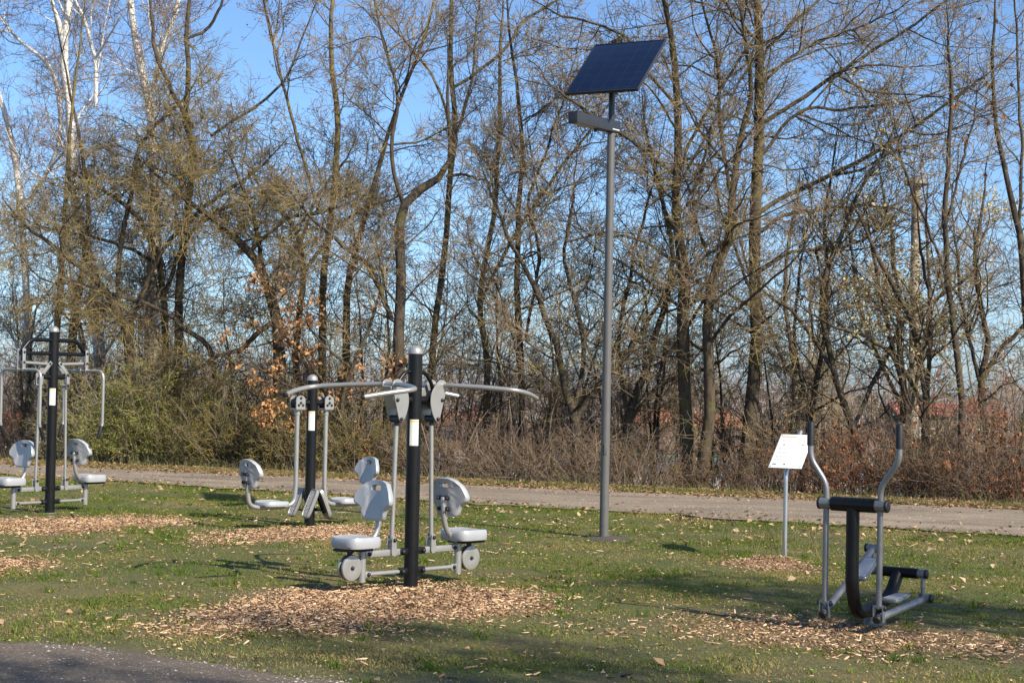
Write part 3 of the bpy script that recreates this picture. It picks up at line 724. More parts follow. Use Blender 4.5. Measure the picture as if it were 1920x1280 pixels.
# grass: one sheet of short blades
def build_grass():
    N = 1600000
    x, y = frustum_pts(N, 9.2, 36, 1.36)
    dens = np.clip(1.9 * fbm(x, y, .8, 21) - .25, .12, 1)
    dens *= 1 - .88 * mulch_mask(x, y); dens *= 1 - soil_mask(x, y)
    near_tr = track_edge(x) - y
    dens *= np.where(near_tr > -.5, np.clip((-near_tr + .45) / .9, 0, 1) ** 1.6, 1)
    far = y - far_edge(x)
    dens = np.where(on_path(x, y, .0), .006 + .8 * np.exp(-(y - near_edge(x)) / .22) * (fbm(x, y, .5, 15) > .45) + .4 * np.exp(-(far_edge(x) - y) / .2), dens); dens = np.where(far > 0, .85 * np.exp(-far / 1.1), dens)
    dens *= np.where(y < 22, .8 + .2 * (y - 9) / 13, .9)
    k = rng.random(N) < dens; x, y = x[k], y[k]; n = len(x)
    edge = np.exp(-np.abs(near_edge(x) - y) / .35) + 1.5 * np.exp(-np.abs(y - far_edge(x) - .5) / .6)
    h = (.007 + .018 * rng.random(n) ** 1.5) * (.4 + 1.2 * fbm(x, y, .7, 41)) * (1 + 2.2 * edge) ; w = .0022 + .0022 * rng.random(n)
    a = rng.random(n) * 6.283; la = rng.random(n) * 6.283; le = h * (.3 + 1.3 * rng.random(n))
    z = terrain(x, y) - .004
    B = np.stack([x, y, z], -1); S = np.stack([np.cos(a) * w, np.sin(a) * w, 0 * w], -1)
    D = np.stack([np.cos(la) * le, np.sin(la) * le, h], -1); M_ = B + D * np.array((.42, .42, .6)); T = B + D
    V = np.stack([B - S, B + S, M_ + S * .8, M_ - S * .8, T], 1).reshape(-1, 3); i = np.arange(n) * 5
    Q = np.stack([i, i + 1, i + 2, i + 3], -1); Tt = np.stack([i + 3, i + 2, i + 4], -1)
    dry = np.clip(fbm(x, y, .9, 51) * 2.6 - 1.12 + .22 * np.clip((14 - y) / 4, 0, 1) + .30 * rng.standard_normal(n) + .35 * np.exp(-np.abs(track_edge(x) - y) / .6), 0, 1)[:, None]; g_ = rng.random((n, 1))
    c = (1 - dry) * ((1 - g_) * np.array((.065, .125, .012)) + g_ * np.array((.17, .225, .030))) + dry * np.array((.38, .30, .12))
    o = link('grass', mesh_np('grass', V, Q, Tt, np.repeat(c, 5, 0)), grass_m)
    tag(o, 'short patchy green lawn between the dirt track and the gravel path', 'grass', kind='stuff')
build_grass()

def tufts():
    nt_ = 1300; tx, ty = frustum_pts(nt_, 9.8, 25); k = (ty < near_edge(tx)) & (ty > track_edge(tx) + .05) & (mulch_mask(tx, ty) < .75) & (rng.random(nt_) < np.clip(fbm(tx, ty, 1.4, 71) * 3 - 1.0, .08, 1)); tx, ty = tx[k], ty[k]
    m_ = 26; n = len(tx) * m_; x = np.repeat(tx, m_) + rng.standard_normal(n) * .028; y = np.repeat(ty, m_) + rng.standard_normal(n) * .028
    h = (.02 + .035 * rng.random(n)) * np.repeat(.6 + .9 * rng.random(len(tx)), m_); w = .0022 + .0018 * rng.random(n); a = rng.random(n) * 6.283; la = rng.random(n) * 6.283; le = h * (.2 + 1.0 * rng.random(n))
    B = np.stack([x, y, terrain(x, y) - .004], -1); S = np.stack([np.cos(a) * w, np.sin(a) * w, 0 * w], -1); D = np.stack([np.cos(la) * le, np.sin(la) * le, h], -1)
    M_ = B + D * np.array((.4, .4, .62)); V = np.stack([B - S, B + S, M_ + S * .8, M_ - S * .8, B + D], 1).reshape(-1, 3); i = np.arange(n) * 5
    q = np.repeat(rng.random((len(tx), 1)), m_, 0); g_ = .6 + .7 * rng.random((n, 1)); c = (q * np.array((.075, .155, .014)) + (1 - q) * np.array((.20, .235, .05))) * g_
    o = link('grass_tufts', mesh_np('grass_tufts', V, np.stack([i, i + 1, i + 2, i + 3], -1), np.stack([i + 3, i + 2, i + 4], -1), np.repeat(c, 5, 0)), grass_m)
    tag(o, 'taller green tufts standing out of the short lawn', 'grass', kind='stuff')
tufts()

def tall_grass():
    n = 9000
    x = rng.uniform(-11, 10, n); y = far_edge(x) + rng.gamma(1.6, .5, n)
    k = rng.random(n) < .25 + .75 * (fbm(x, y, .9, 60) > .5); x, y = x[k], y[k]
    x2 = rng.uniform(2.2, 3.3, 60); y2 = rng.uniform(17.2, 20, 60); x = np.append(x, x2); y = np.append(y, y2); n = len(x)
    h = .06 + .2 * rng.random(n) ** 2.5; h[-60:] = .25 + .3 * rng.random(60); w = np.full(n, .003); a = rng.random(n) * 6.283; la = rng.random(n) * 6.283; le = h * 1.1 * rng.random(n)
    B = np.stack([x, y, terrain(x, y) - .01], -1); S = np.stack([np.cos(a) * w, np.sin(a) * w, 0 * w], -1); D = np.stack([np.cos(la) * le, np.sin(la) * le, h], -1)
    M_ = B + D * np.array((.35, .35, .6)); V = np.stack([B - S, B + S, M_ + S * .7, M_ - S * .7, B + D], 1).reshape(-1, 3); i = np.arange(n) * 5
    g_ = rng.random((n, 1)); c = g_ * np.array((.30, .24, .12)) + (1 - g_) * np.array((.12, .15, .035))
    o = link('tall_grass', mesh_np('tall_grass', V, np.stack([i, i + 1, i + 2, i + 3], -1), np.stack([i + 3, i + 2, i + 4], -1), np.repeat(c, 5, 0)), grass_m)
    tag(o, 'long dry grass stalks on the verge under the trees', 'grass', kind='stuff')
tall_grass()

def chips(name, x, y, label, cat, zoff=.0, big=1.0, pale=.5):
    n = len(x); L = (.007 + .036 * rng.random(n) ** 2.6) * big * np.where(rng.random(n) < .035, 1.7, 1); W = np.minimum((.0022 + .0075 * rng.random(n) ** 1.6) * big, L * .6); H = .001 + .0025 * rng.random(n)
    a = rng.random(n) * 6.283; ti = rng.standard_normal(n) * .22; ro = rng.standard_normal(n) * .4
    ux = np.stack([np.cos(a) * np.cos(ti), np.sin(a) * np.cos(ti), np.sin(ti)], -1)
    uy0 = np.stack([-np.sin(a), np.cos(a), 0 * a], -1); uz0 = np.cross(ux, uy0)
    uy = uy0 * np.cos(ro)[:, None] + uz0 * np.sin(ro)[:, None]; uz = np.cross(ux, uy)
    C = np.stack([x, y, terrain(x, y) + zoff + .002 + .012 * rng.random(n)], -1)
    cs = []
    for sz in (-1, 1):
        for (sx, sy) in ((-1, -.55), (1, -.8), (.85, .9), (-.9, .7)): cs.append(C + ux * (L * sx)[:, None] + uy * (W * sy)[:, None] + uz * (H * sz)[:, None])
    V = np.stack(cs, 1).reshape(-1, 3); i = (np.arange(n) * 8)[:, None]
    Q = np.concatenate([i + np.array(f) for f in ((4, 5, 6, 7), (0, 1, 5, 4), (1, 2, 6, 5), (2, 3, 7, 6), (3, 0, 4, 7))], 0)
    q = rng.random((n, 1)); base = np.array((.55, .36, .205)) * q + np.array((.30, .175, .095)) * (1 - q)
    pl = rng.random((n, 1)) < pale * .35; dk = rng.random((n, 1)) < .20
    c = np.where(pl, np.array((.68, .50, .33)), base); c = np.where(dk, np.array((.10, .058, .034)), c) * (.6 + .65 * rng.random((n, 1))) * (.72 + .55 * fbm(x, y, .45, 61))[:, None]
    o = link(name, mesh_np(name, V, Q, None, np.repeat(c, 8, 0)), chip_m); tag(o, label, cat, kind='stuff'); return o
BL = {'lat': 'broad bed of tan wood chips under the pull down trainer', 'leg': 'bed of tan wood chips under the leg press', 'chest': 'bed of tan wood chips under the chest press at the left edge',
      'edge': 'small patch of wood chips cut off by the left picture edge', 'ell': 'thin brown wood chips mixed with grass around the cross trainer', 'sign': 'small heap of wood chips at the foot of the notice board'}
for bed in BEDS:
    n_, c_, a_, b_, d_, den, hh = bed; n = int(den * a_ * b_ * 5.4 * 2.3)
    u = rng.uniform(-1.35, 1.35, n); v = rng.uniform(-1.35, 1.35, n)
    x = c_[0] + u * a_ * d_[0] - v * b_ * d_[1]; y = c_[1] + u * a_ * d_[1] + v * b_ * d_[0]
    mk = bed_mask(x, y, bed); k = (rng.random(n) < .02 + mk * .98) & ~on_path(x, y)
    chips('wood_chips', x[k], y[k], BL[n_], 'wood chips', 0, 1.0 if n_ != 'sign' else .8, .5 if n_ != 'ell' else .8)
n = 5200; x, y = frustum_pts(n, 9.6, 24)
k = (rng.random(n) < .06 + 1.3 * np.clip(fbm(x, y, 1.7, 90) - .42, 0, 1) * 2) & (y < near_edge(x)) & (y > track_edge(x) - .1)
chips('scattered_chips', x[k], y[k], 'loose wood chips and bark bits scattered over the lawn', 'wood chips', .006, 1.25, .7)

n = 15000; x, y = frustum_pts(n, 9.6, 26)
k = (rng.random(n) < np.clip(fbm(x, y, .6, 97) * 2.4 - .75, .08, 1)) & (y < near_edge(x) + .1) & (y > track_edge(x) - .2)
chips('straw_bits', x[k], y[k], 'fine straw and leaf fragments speckling the lawn', 'plant litter', .005, .5, .6)

def leaves_mesh(name, C, size, col, mat, parent=None, flat=.0, droop=False):
    """small bent leaves: four corners and a mid rib; C centres (N,3)"""
    n = len(C); a = rng.random(n) * 6.283
    up = rng.standard_normal((n, 3)); up[:, 2] = np.abs(up[:, 2]) + flat; up /= np.linalg.norm(up, axis=1)[:, None]
    t = np.stack([np.cos(a), np.sin(a), (-1.2 if droop else 0) + .4 * rng.standard_normal(n)], -1); t -= up * (t * up).sum(1)[:, None] * (.9); t /= np.linalg.norm(t, axis=1)[:, None]
    s = np.cross(up, t); s /= np.linalg.norm(s, axis=1)[:, None] + 1e-6; L = size[:, None]; fold = (.1 + .25 * rng.random(n))[:, None] * L
    w = (.26 + .14 * rng.random(n))[:, None] * L
    V = np.stack([C - t * L * .5, C + s * w + up * fold - t * L * .05, C + t * L * .5 + up * fold * .3, C - s * w + up * fold - t * L * .05, C + t * L * .02], 1).reshape(-1, 3); i = np.arange(n) * 5
    T = np.concatenate([np.stack([i, i + 1, i + 4], -1), np.stack([i + 1, i + 2, i + 4], -1), np.stack([i + 2, i + 3, i + 4], -1), np.stack([i + 3, i, i + 4], -1)])
    return link(name, mesh_np(name, V, None, T, np.repeat(col, 5, 0)), mat, parent)
def lcol(n, a, b): q = rng.random((n, 1)); return (np.array(a) * q + np.array(b) * (1 - q)) * (.75 + .5 * rng.random((n, 1)))

# dead leaves: on the lawn near the path and as litter under the trees
n = 6500; x, y = frustum_pts(n, 9.8, 27); e = near_edge(x) - y
k = (e > .02) & (y > track_edge(x)) & (rng.random(n) < (.05 + .75 * np.exp(-np.abs(e - .8) / 1.0) * (x > -2) + .5 * np.exp(-e / .8)) * np.clip(fbm(x, y, 1.2, 95) * 2.2 - .6, .08, 1.3)); x, y = x[k], y[k]; n = len(x)
o = leaves_mesh('fallen_leaves', np.stack([x, y, terrain(x, y) + .018], -1), .04 + .06 * rng.random(n), lcol(n, (.34, .22, .12), (.52, .40, .25)), litter_m, flat=1.5)
tag(o, 'dry tan fallen leaves scattered on the lawn beside the path', 'fallen leaves', kind='stuff')
n = 1500; x = rng.uniform(-9, 9, n); e = rng.gamma(1.1, .35, n); sd = rng.random(n) < .45; y = np.where(sd, near_edge(x) + e, far_edge(x) - e)
o = leaves_mesh('path_leaves', np.stack([x, y, terrain(x, y) + .030], -1), .03 + .05 * rng.random(n), lcol(n, (.20, .125, .07), (.42, .30, .18)), litter_m, flat=1.6)
tag(o, 'brown leaves blown against both margins of the gravel path', 'fallen leaves', kind='stuff')
n = 26000; x = rng.uniform(-11.5, 10, n); y = far_edge(x) - .25 + rng.gamma(1.5, .75, n); k = rng.random(n) < np.clip(fbm(x, y, 1.0, 96) * 2 - .35, .1, 1); x, y = x[k], y[k]; n = len(x)
o = leaves_mesh('leaf_litter', np.stack([x, y, terrain(x, y) + .025], -1), .035 + .05 * rng.random(n), lcol(n, (.20, .12, .065), (.38, .25, .14)), litter_m, flat=1.2)
tag(o, 'brown leaf litter lying under the trees along the far path edge', 'leaf litter', kind='stuff')
# pebbles on path and track
def pebbles(name, x, y, s, col, label):
    n = len(x); C = np.stack([x, y, terrain(x, y) + .026], -1); oc = np.array([(1, 0, 0), (0, 1, 0), (-1, 0, 0), (0, -1, 0), (0, 0, .8)]); a = rng.random(n) * 6.28
    ca, sa = np.cos(a), np.sin(a); V = []
    for q in oc: V.append(C + np.stack([(q[0] * ca - q[1] * sa) * s, (q[0] * sa + q[1] * ca) * s * .7, q[2] * s * .8], -1))
    V = np.stack(V, 1).reshape(-1, 3); i = (np.arange(n) * 5)[:, None]; T = np.concatenate([i + np.array(f) for f in ((0, 1, 4), (1, 2, 4), (2, 3, 4), (3, 0, 4))], 0)
    o = link(name, mesh_np(name, V, None, T, np.repeat(col, 5, 0)), pebble_m); tag(o, label, 'pebbles', kind='stuff')
n = 9000; x, y = frustum_pts(n, 9.2, 12.5); e = track_edge(x) - y; k = (e > -.12) & (rng.random(n) < .10 + .9 * np.exp(-np.abs(e - .05) / .16) * (fbm(x, y, .5, 99) > .45)); x, y = x[k], y[k]
pebbles('track_pebbles', x, y, .005 + .009 * rng.random(len(x)) ** 2, lcol(len(x), (.22, .19, .16), (.46, .42, .36)), 'small pale stones along the edge of the dirt track')
n = 9000; x = rng.uniform(-9, 9, n); y = near_edge(x) + rng.random(n) * (far_edge(x) - near_edge(x)); pc = g(1330, 957)
k = rng.random(n) < .16 + 2.5 * np.exp(-(((x - pc[0]) / .5) ** 2 + ((y - pc[1]) / .5) ** 2)); x, y = x[k], y[k]
pebbles('path_gravel', x, y, .005 + .010 * rng.random(len(x)) ** 2, lcol(len(x), (.28, .24, .19), (.50, .46, .40)), 'loose pale gravel lying on the path')

# ------------------------------------------------------------------ far background
def ground_z(x, y): return float(terrain(x, y))
def house(px, py, Y, w, d, h, rh, roofm, label, rz=0.0, wall=white_wall, cat='house'):
    p = at_depth(px, py, Y); z = ground_z(p[0], Y); zr = p[2]
    eave = zr - rh; root = thing('garden_house', label, cat, (p[0], Y, z), rz, 'small houses beyond the hedge'); H = eave - z
    MB().box((0, 0, H / 2), (w, d, H), bev=.01).add([(-w / 2, -d / 2, H), (-w / 2, d / 2, H), (-w / 2, 0, H + rh), (w / 2, -d / 2, H), (w / 2, d / 2, H), (w / 2, 0, H + rh)], [(0, 1, 2), (5, 4, 3)]).obj('wall', wall, root)
    o = .25; rf = MB()
    for sg in (-1, 1):
        sl = math.hypot(d / 2, rh); ang = math.atan2(rh, d / 2); Mr = Matrix.Rotation(sg * -ang, 3, 'X')
        rf.box((0, sg * (d / 4 + .05), H + rh / 2 + .04), (w + .5, sl + .32, .09), Mr, bev=.01)
    rf.obj('roof', roofm, root)
    for xx in (-w * .25, w * .25):
        win = MB().box((xx, -d / 2 - .02, H * .62), (.8, .06, .8), bev=.01).obj('window', white_p, root); MB().box((xx, -d / 2 - .055, H * .62), (.66, .02, .66), bev=.005).obj('pane', glassdark, win)
    MB().box((0, -d / 2 - .025, min(1.0, H * .4)), (.9, .06, min(2.0, H * .8)), bev=.01).obj('door', darkbox, root)
    if roofm is not roof_br: MB().box((w * .3, .2, H + rh * .9), (.4, .4, .9), bev=.01).obj('chimney', roof_rd, root)
house(1240, 768, 90, 3.2, 4, 0, .75, roof_or, 'small house with bright orange tiled roof seen just right of the lamp pole')
house(862, 776, 92, 2.4, 3.5, 0, .5, roof_or, 'tiny orange roofed house far behind the right handlebar of the nearest machine')
house(1330, 782, 88, 2.6, 3.5, 0, .6, roof_or, 'orange roofed house between the two thick bare trunks left of the notice board')
house(1770, 760, 95, 5.5, 4, 0, .5, roof_rd, 'long low house with dark red roof behind the right hedge', wall=brown_wall)
house(10, 776, 95, 3.2, 4, 0, .8, roof_rd, 'red roofed house at the far left edge behind the chest press')
house(510, 762, 100, 3.0, 4, 0, .8, roof_rd, 'red roofed house glimpsed through the dark brush at left centre')
def shed():
    root = thing('graffiti_shed', 'long low shed with brown roof and colourful graffiti wall behind the bramble', 'shed', (0.6, 66, ground_z(.6, 66)), 0); W, D, H = 26.0, 5, 2.15
    z0 = ground_z(.6, 66); pr = at_depth(950, 800, 68.5)[2] - z0; H = at_depth(950, 836, 66)[2] - z0
    MB().box((0, 2.5, H / 2), (W, D, H), bev=.01).obj('graffiti_wall', graf_m, root)
    MB().box((0, 1.25, (H + pr) / 2 + .05), (W + .4, 2.9, .10), Matrix.Rotation(math.atan2(pr - H, 2.5), 3, 'X'), bev=.01).box((0, 3.75, (H + pr) / 2 + .05), (W + .4, 2.9, .10), Matrix.Rotation(-math.atan2(pr - H, 2.5), 3, 'X'), bev=.01).obj('roof', roof_br, root)
    for xx in (-9.5, -3.2, 3.4, 9.0):
        d = MB().box((xx, -.03, .95), (1.0, .07, 1.9), bev=.01).obj('door', darkbox, root)
shed()
def fence():
    Y = 50; z = ground_z(0, Y); root = thing('slatted_fence', 'pale blue metal fence with tall posts behind the hedge', 'fence', (0, Y, z))
    for i in range(27):
        MB().box((-13 + i, 0, .55), (.09, .09, 1.3), bev=.01).obj('post', fence_p, root)
    for zz in (.25, 1.0): MB().box((0, .07, zz), (26.2, .04, .06), bev=.005).obj('rail', fence_p, root)
fence()
def garden_wall():
    Y = 56; z = ground_z(0, Y); p0 = at_depth(1180, 905, Y)[0]; p1 = at_depth(1620, 905, Y)[0]
    root = thing('garden_wall', 'low white wall seen between the stems of the right hedge', 'wall', ((p0 + p1) / 2, Y, z))
    MB().box((0, 0, .28), (p1 - p0, .2, .62), bev=.01).obj('wall_body', white_wall, root); MB().box((0, 0, .61), (p1 - p0 + .05, .26, .06), bev=.01).obj('coping', concrete, root)
garden_wall()
def lamp(px, py, Y, pw, hw, label, double=False):
    p = at_depth(px, py, Y); z = ground_z(p[0], Y); H = p[2] - z; r = pw * Y / F / 2; k = hw * Y / F / 2
    root = thing('street_lamp', label, 'street lamp', (p[0], Y, z), 0, 'mushroom headed lamps beyond the trees')
    MB().tube([(0, 0, -.2), (0, 0, H)], [r * 1.25, r], 14).obj('pole', concrete, root)
    prof = [(r * 1.3, -.02), (k * .55, .0), (k, .06), (k * .98, .12), (k * .75, .22), (k * .35, .28), (.02, .29)]
    MB().rings([[(q * math.cos(a), q * math.sin(a), H + h * k / .35) for a in np.linspace(0, 2 * math.pi, 20, endpoint=False)] for q, h in prof]).obj('lamp_head', painted('grey_lamp_head', (.16, .15, .14), .6), root)
lamp(1718, 350, 62, 17, 46, 'mushroom headed concrete lamp post behind the pale budding willow at right')
lamp(1521, 532, 88, 7, 22, 'thin mushroom headed lamp post between the main maple and the right willow')
lamp(58, 562, 90, 7, 24, 'thin mushroom headed lamp post at the left edge above the chest press')
def mast():
    p = at_depth(1724, 700, 110); z = ground_z(p[0], 110); root = thing('barrier_pole', 'leaning red and white striped pole far off beside the right lamp post', 'barrier pole', (p[0], 110, z)); d = Vector((.22, 0, 1)).normalized(); H = p[2] - z + .6
    for k in range(8): MB().tube([d * (H * k / 8), d * (H * (k + 1) / 8)], .06, 10).obj('stripe', red_white if k % 2 else white_p, root)
mast()

# ------------------------------------------------------------------ bare trees
def resample(P, Rr, K):
    P = np.asarray(P, float); Rr = np.asarray(Rr, float)
    if len(P) > 2:                                   # Catmull-Rom
        out, ro = [], []
        for i in range(len(P) - 1):
            p0, p1, p2, p3 = P[max(i - 1, 0)], P[i], P[i + 1], P[min(i + 2, len(P) - 1)]
            for t in np.linspace(0, 1, 8, endpoint=False):
                out.append(.5 * ((2 * p1) + (p2 - p0) * t + (2 * p0 - 5 * p1 + 4 * p2 - p3) * t * t + (3 * p1 - p0 - 3 * p2 + p3) * t ** 3)); ro.append(Rr[i] * (1 - t) + Rr[i + 1] * t)
        out.append(P[-1]); ro.append(Rr[-1]); P, Rr = np.array(out), np.array(ro)
    s_ = np.concatenate([[0], np.cumsum(np.linalg.norm(np.diff(P, axis=0), axis=1))]); q = np.linspace(0, s_[-1], K + 1)
    return np.stack([np.interp(q, s_, P[:, i]) for i in range(3)], -1), np.interp(q, s_, Rr)
def norm(v): return v / (np.linalg.norm(v, axis=-1, keepdims=True) + 1e-9)
def spawn(P, Rr, rng, dens, t0, t1, ang, asd, L0, L1, K, nz, up, rr, rmin, tip=.25, taper=.55, bend=0.0, tip_r=None):
    """children along every branch of P (M,K+1,3)"""
    M, K1, _ = P.shape; seg = np.linalg.norm(np.diff(P, axis=1), axis=2); ln = seg.sum(1)
    n = rng.poisson(np.maximum(dens * ln * (t1 - t0), .01)); idx = np.repeat(np.arange(M), n); N = len(idx)
    t = t0 + (t1 - t0) * rng.random(N); f = t * (K1 - 1); i = np.minimum(f.astype(int), K1 - 2); u = (f - i)[:, None]
    p = P[idx, i] * (1 - u) + P[idx, i + 1] * u; T = norm(P[idx, i + 1] - P[idx, i]); r0 = Rr[idx, i] * (1 - u[:, 0]) + Rr[idx, i + 1] * u[:, 0]
    rv = rng.standard_normal((N, 3)); q = norm(rv - T * (rv * T).sum(1)[:, None])
    a = np.radians(ang + asd * rng.standard_normal(N))[:, None]; d = norm(T * np.cos(a) + q * np.sin(a))
    L = (L0 + (L1 - L0) * rng.random(N) ** 1.3) * (1 - taper * np.clip((t - t0) / (1 - t0 + 1e-6), 0, 1))
    rb = np.clip(np.minimum(r0 * .68, L * rr), rmin, None)
    return grow(p, d, L, rb, K, nz, up, rmin, rng, tip, bend)
def grow(p, d, L, rb, K, nz, up, rmin, rng, tip=.25, bend=0.0):
    N = len(p); out = np.zeros((N, K + 1, 3)); out[:, 0] = p; up = np.broadcast_to(np.asarray(up, float), (N,))
    b0 = norm(rng.standard_normal((N, 3))) * bend
    for k in range(K):
        d = norm(d + rng.standard_normal((N, 3)) * nz + b0 + np.stack([0 * up, 0 * up, up], -1)); p = p + d * (L / K)[:, None]; out[:, k + 1] = p
    w = np.linspace(0, 1, K + 1)[None]; return out, np.maximum(rb[:, None] * (1 - w * (1 - tip)), rmin * (1 - .4 * w))
def tubes(P, Rr, S):
    M, K1, _ = P.shape; T = norm(np.gradient(P, axis=1)); m = norm(T.mean(1)); ref = np.where(np.abs(m[:, 2:3]) < .8, np.array([[0, 0, 1.]]), np.array([[1., 0, 0]]))
    N = norm(np.cross(T, ref[:, None])); B = np.cross(T, N); a = np.arange(S) * 2 * np.pi / S
    V = P[:, :, None] + Rr[:, :, None, None] * (np.cos(a)[:, None] * N[:, :, None] + np.sin(a)[:, None] * B[:, :, None])
    b = (np.arange(M)[:, None, None] * K1 + np.arange(K1 - 1)[None, :, None]) * S; k = np.arange(S)[None, None]; k2 = (k + 1) % S
    Q = np.stack([b + k, b + k2, b + S + k2, b + S + k], -1).reshape(-1, 4); return V.reshape(-1, 3), Q
def join(parts):
    Vs, Qs, n = [], [], 0
    for P, Rr, S in parts:
        if len(P) == 0: continue
        V, Q = tubes(P, Rr, S); Vs.append(V); Qs.append(Q + n); n += len(V)
    return np.concatenate(Vs), np.concatenate(Qs)

def branch_levels(stems, rng, kd):
    """stems: list of (P, R) polylines with equal K. Returns limb parts and twig parts"""
    P = np.stack([a for a, _ in stems]); Rr = np.stack([b for _, b in stems])
    limbs = [(P, Rr, 9)]; tw = []
    l1 = spawn(P, Rr, rng, kd.get('d1', 2.2), kd.get('t0', .3), .98, kd.get('a1', 52), 14, *kd.get('L1', (1.0, 3.4)), 9, kd.get('nz', .13), kd.get('up', .05), .0105, .006, bend=kd.get('bend', .03))
    limbs.append((*l1, 5))
    l2 = spawn(*l1, rng, kd.get('d2', 3.4), .15, 1, kd.get('a2', 48), 18, *kd.get('L2', (.45, 1.4)), 6, kd.get('nz', .13) * 1.2, kd.get('up2', .04), .009, .0058, bend=kd.get('bend', .03))
    tw.append((*l2, 4))
    l3 = spawn(*l2, rng, kd.get('d3', 5.5), .1, 1, kd.get('a3', 48), 20, *kd.get('L3', (.2, .65)), 4, .16, kd.get('up3', .04), .008, kd.get('rt', .0050), tip=.55); tw.append((*l3, 3))
    l4 = spawn(*l3, rng, kd.get('d4', 6), .15, 1, 48, 22, *kd.get('L4', (.08, .28)), 3, .18, .03, .01, kd.get('rt', .0050) * .85, tip=.55); tw.append((*l4, 3))
    return limbs, tw, l3, l4
KINDS = {
    'maple': dict(d1=4.6, d2=5.4, d3=6.8, d4=5, L3=(.3, .9), L4=(.1, .36), a1=58, L1=(1.0, 3.6), up=.035, t0=.22, bark=bark_maple, tw=tw_maple),
    'birch': dict(d1=3.6, d2=5.6, d3=8, d4=6, L3=(.35, 1.0), L4=(.12, .4), a1=42, L1=(1.0, 3.2), up=.05, up2=-.02, up3=-.06, t0=.12, bark=bark_birch, tw=tw_purple),
    'thorn': dict(d1=8.5, d2=9, d3=10, d4=7, L3=(.22, .75), L4=(.1, .34), a1=66, a2=58, a3=58, L1=(.9, 3.0), nz=.19, up=.0, up2=.0, t0=.18, bark=bark_dark, tw=tw_olive, bend=.05),
    'alder': dict(d1=5.0, d2=6.8, d3=8, d4=6.5, L3=(.25, .7), L4=(.08, .28), a1=62, L1=(.8, 2.4), up=.05, t0=.15, bark=bark_lichen, tw=tw_grey),
    'willow': dict(d1=3.0, d2=4.4, d3=5, d4=4, a1=38, L1=(1.2, 3.4), up=.07, t0=.12, bark=bark_grey, tw=tw_grey),
    'dark': dict(d1=4.6, d2=7.0, d3=8, d4=6.5, L3=(.3, .85), L4=(.1, .36), a1=55, L1=(.9, 2.8), up=.03, t0=.15, bark=bark_dark, tw=tw_maple, nz=.16),
    'sapling': dict(d1=3.4, d2=4.6, d3=6.5, d4=6, a1=44, L1=(.6, 2.0), up=.06, t0=.12, bark=bark_dark, tw=tw_maple),
    'red': dict(d1=3.6, d2=5.2, d3=7, d4=6.5, a1=50, L1=(.6, 2.2), up=.04, t0=.08, bark=bark_red, tw=tw_red),
}
TREE_N = [0]
def tree_from(name, label, stems, kind, seed, leaf=None, over=None, group=None, cat='tree', base=None):
    rng = np.random.default_rng(1000 + seed); kd = dict(KINDS[kind]); kd.update(over or {})
    base = np.array(base if base is not None else stems[0][0][0]); st = [(P - base, Rr) for P, Rr in stems]
    limbs, tw, l3, l4 = branch_levels(st, rng, kd)
    root = thing(name, label, cat, tuple(base), 0, group)
    V, Q = join(limbs); link('trunk', mesh_np('trunk', V, Q, None, None, True), kd['bark'], root)
    V, Q = join(tw); link('crown', mesh_np('crown', V, Q, None, None, True), kd['tw'], root)
    if leaf:
        tips = np.concatenate([l4[0][:, -1], l4[0][:, 2], l3[0][:, -1]]); k = rng.random(len(tips)) < leaf['p']
        if 'box' in leaf:
            x0, x1, z0, z1 = leaf['box']; T = tips + base; k &= (T[:, 0] > x0) & (T[:, 0] < x1) & (T[:, 2] > z0) & (T[:, 2] < z1)
        C = tips[k]; rep_ = leaf.get('n', 1); C = np.repeat(C, rep_, 0) + rng.standard_normal((len(C) * rep_, 3)) * leaf.get('jit', .03)
        if len(C):
            globals()['rng'] = rng
            leaves_mesh(leaf.get('name', 'leaves'), C, leaf['s'] * (.6 + .8 * rng.random(len(C))), lcol(len(C), *leaf['c']), leaf_m, root, droop=leaf.get('droop', False))
    TREE_N[0] += 1; return root
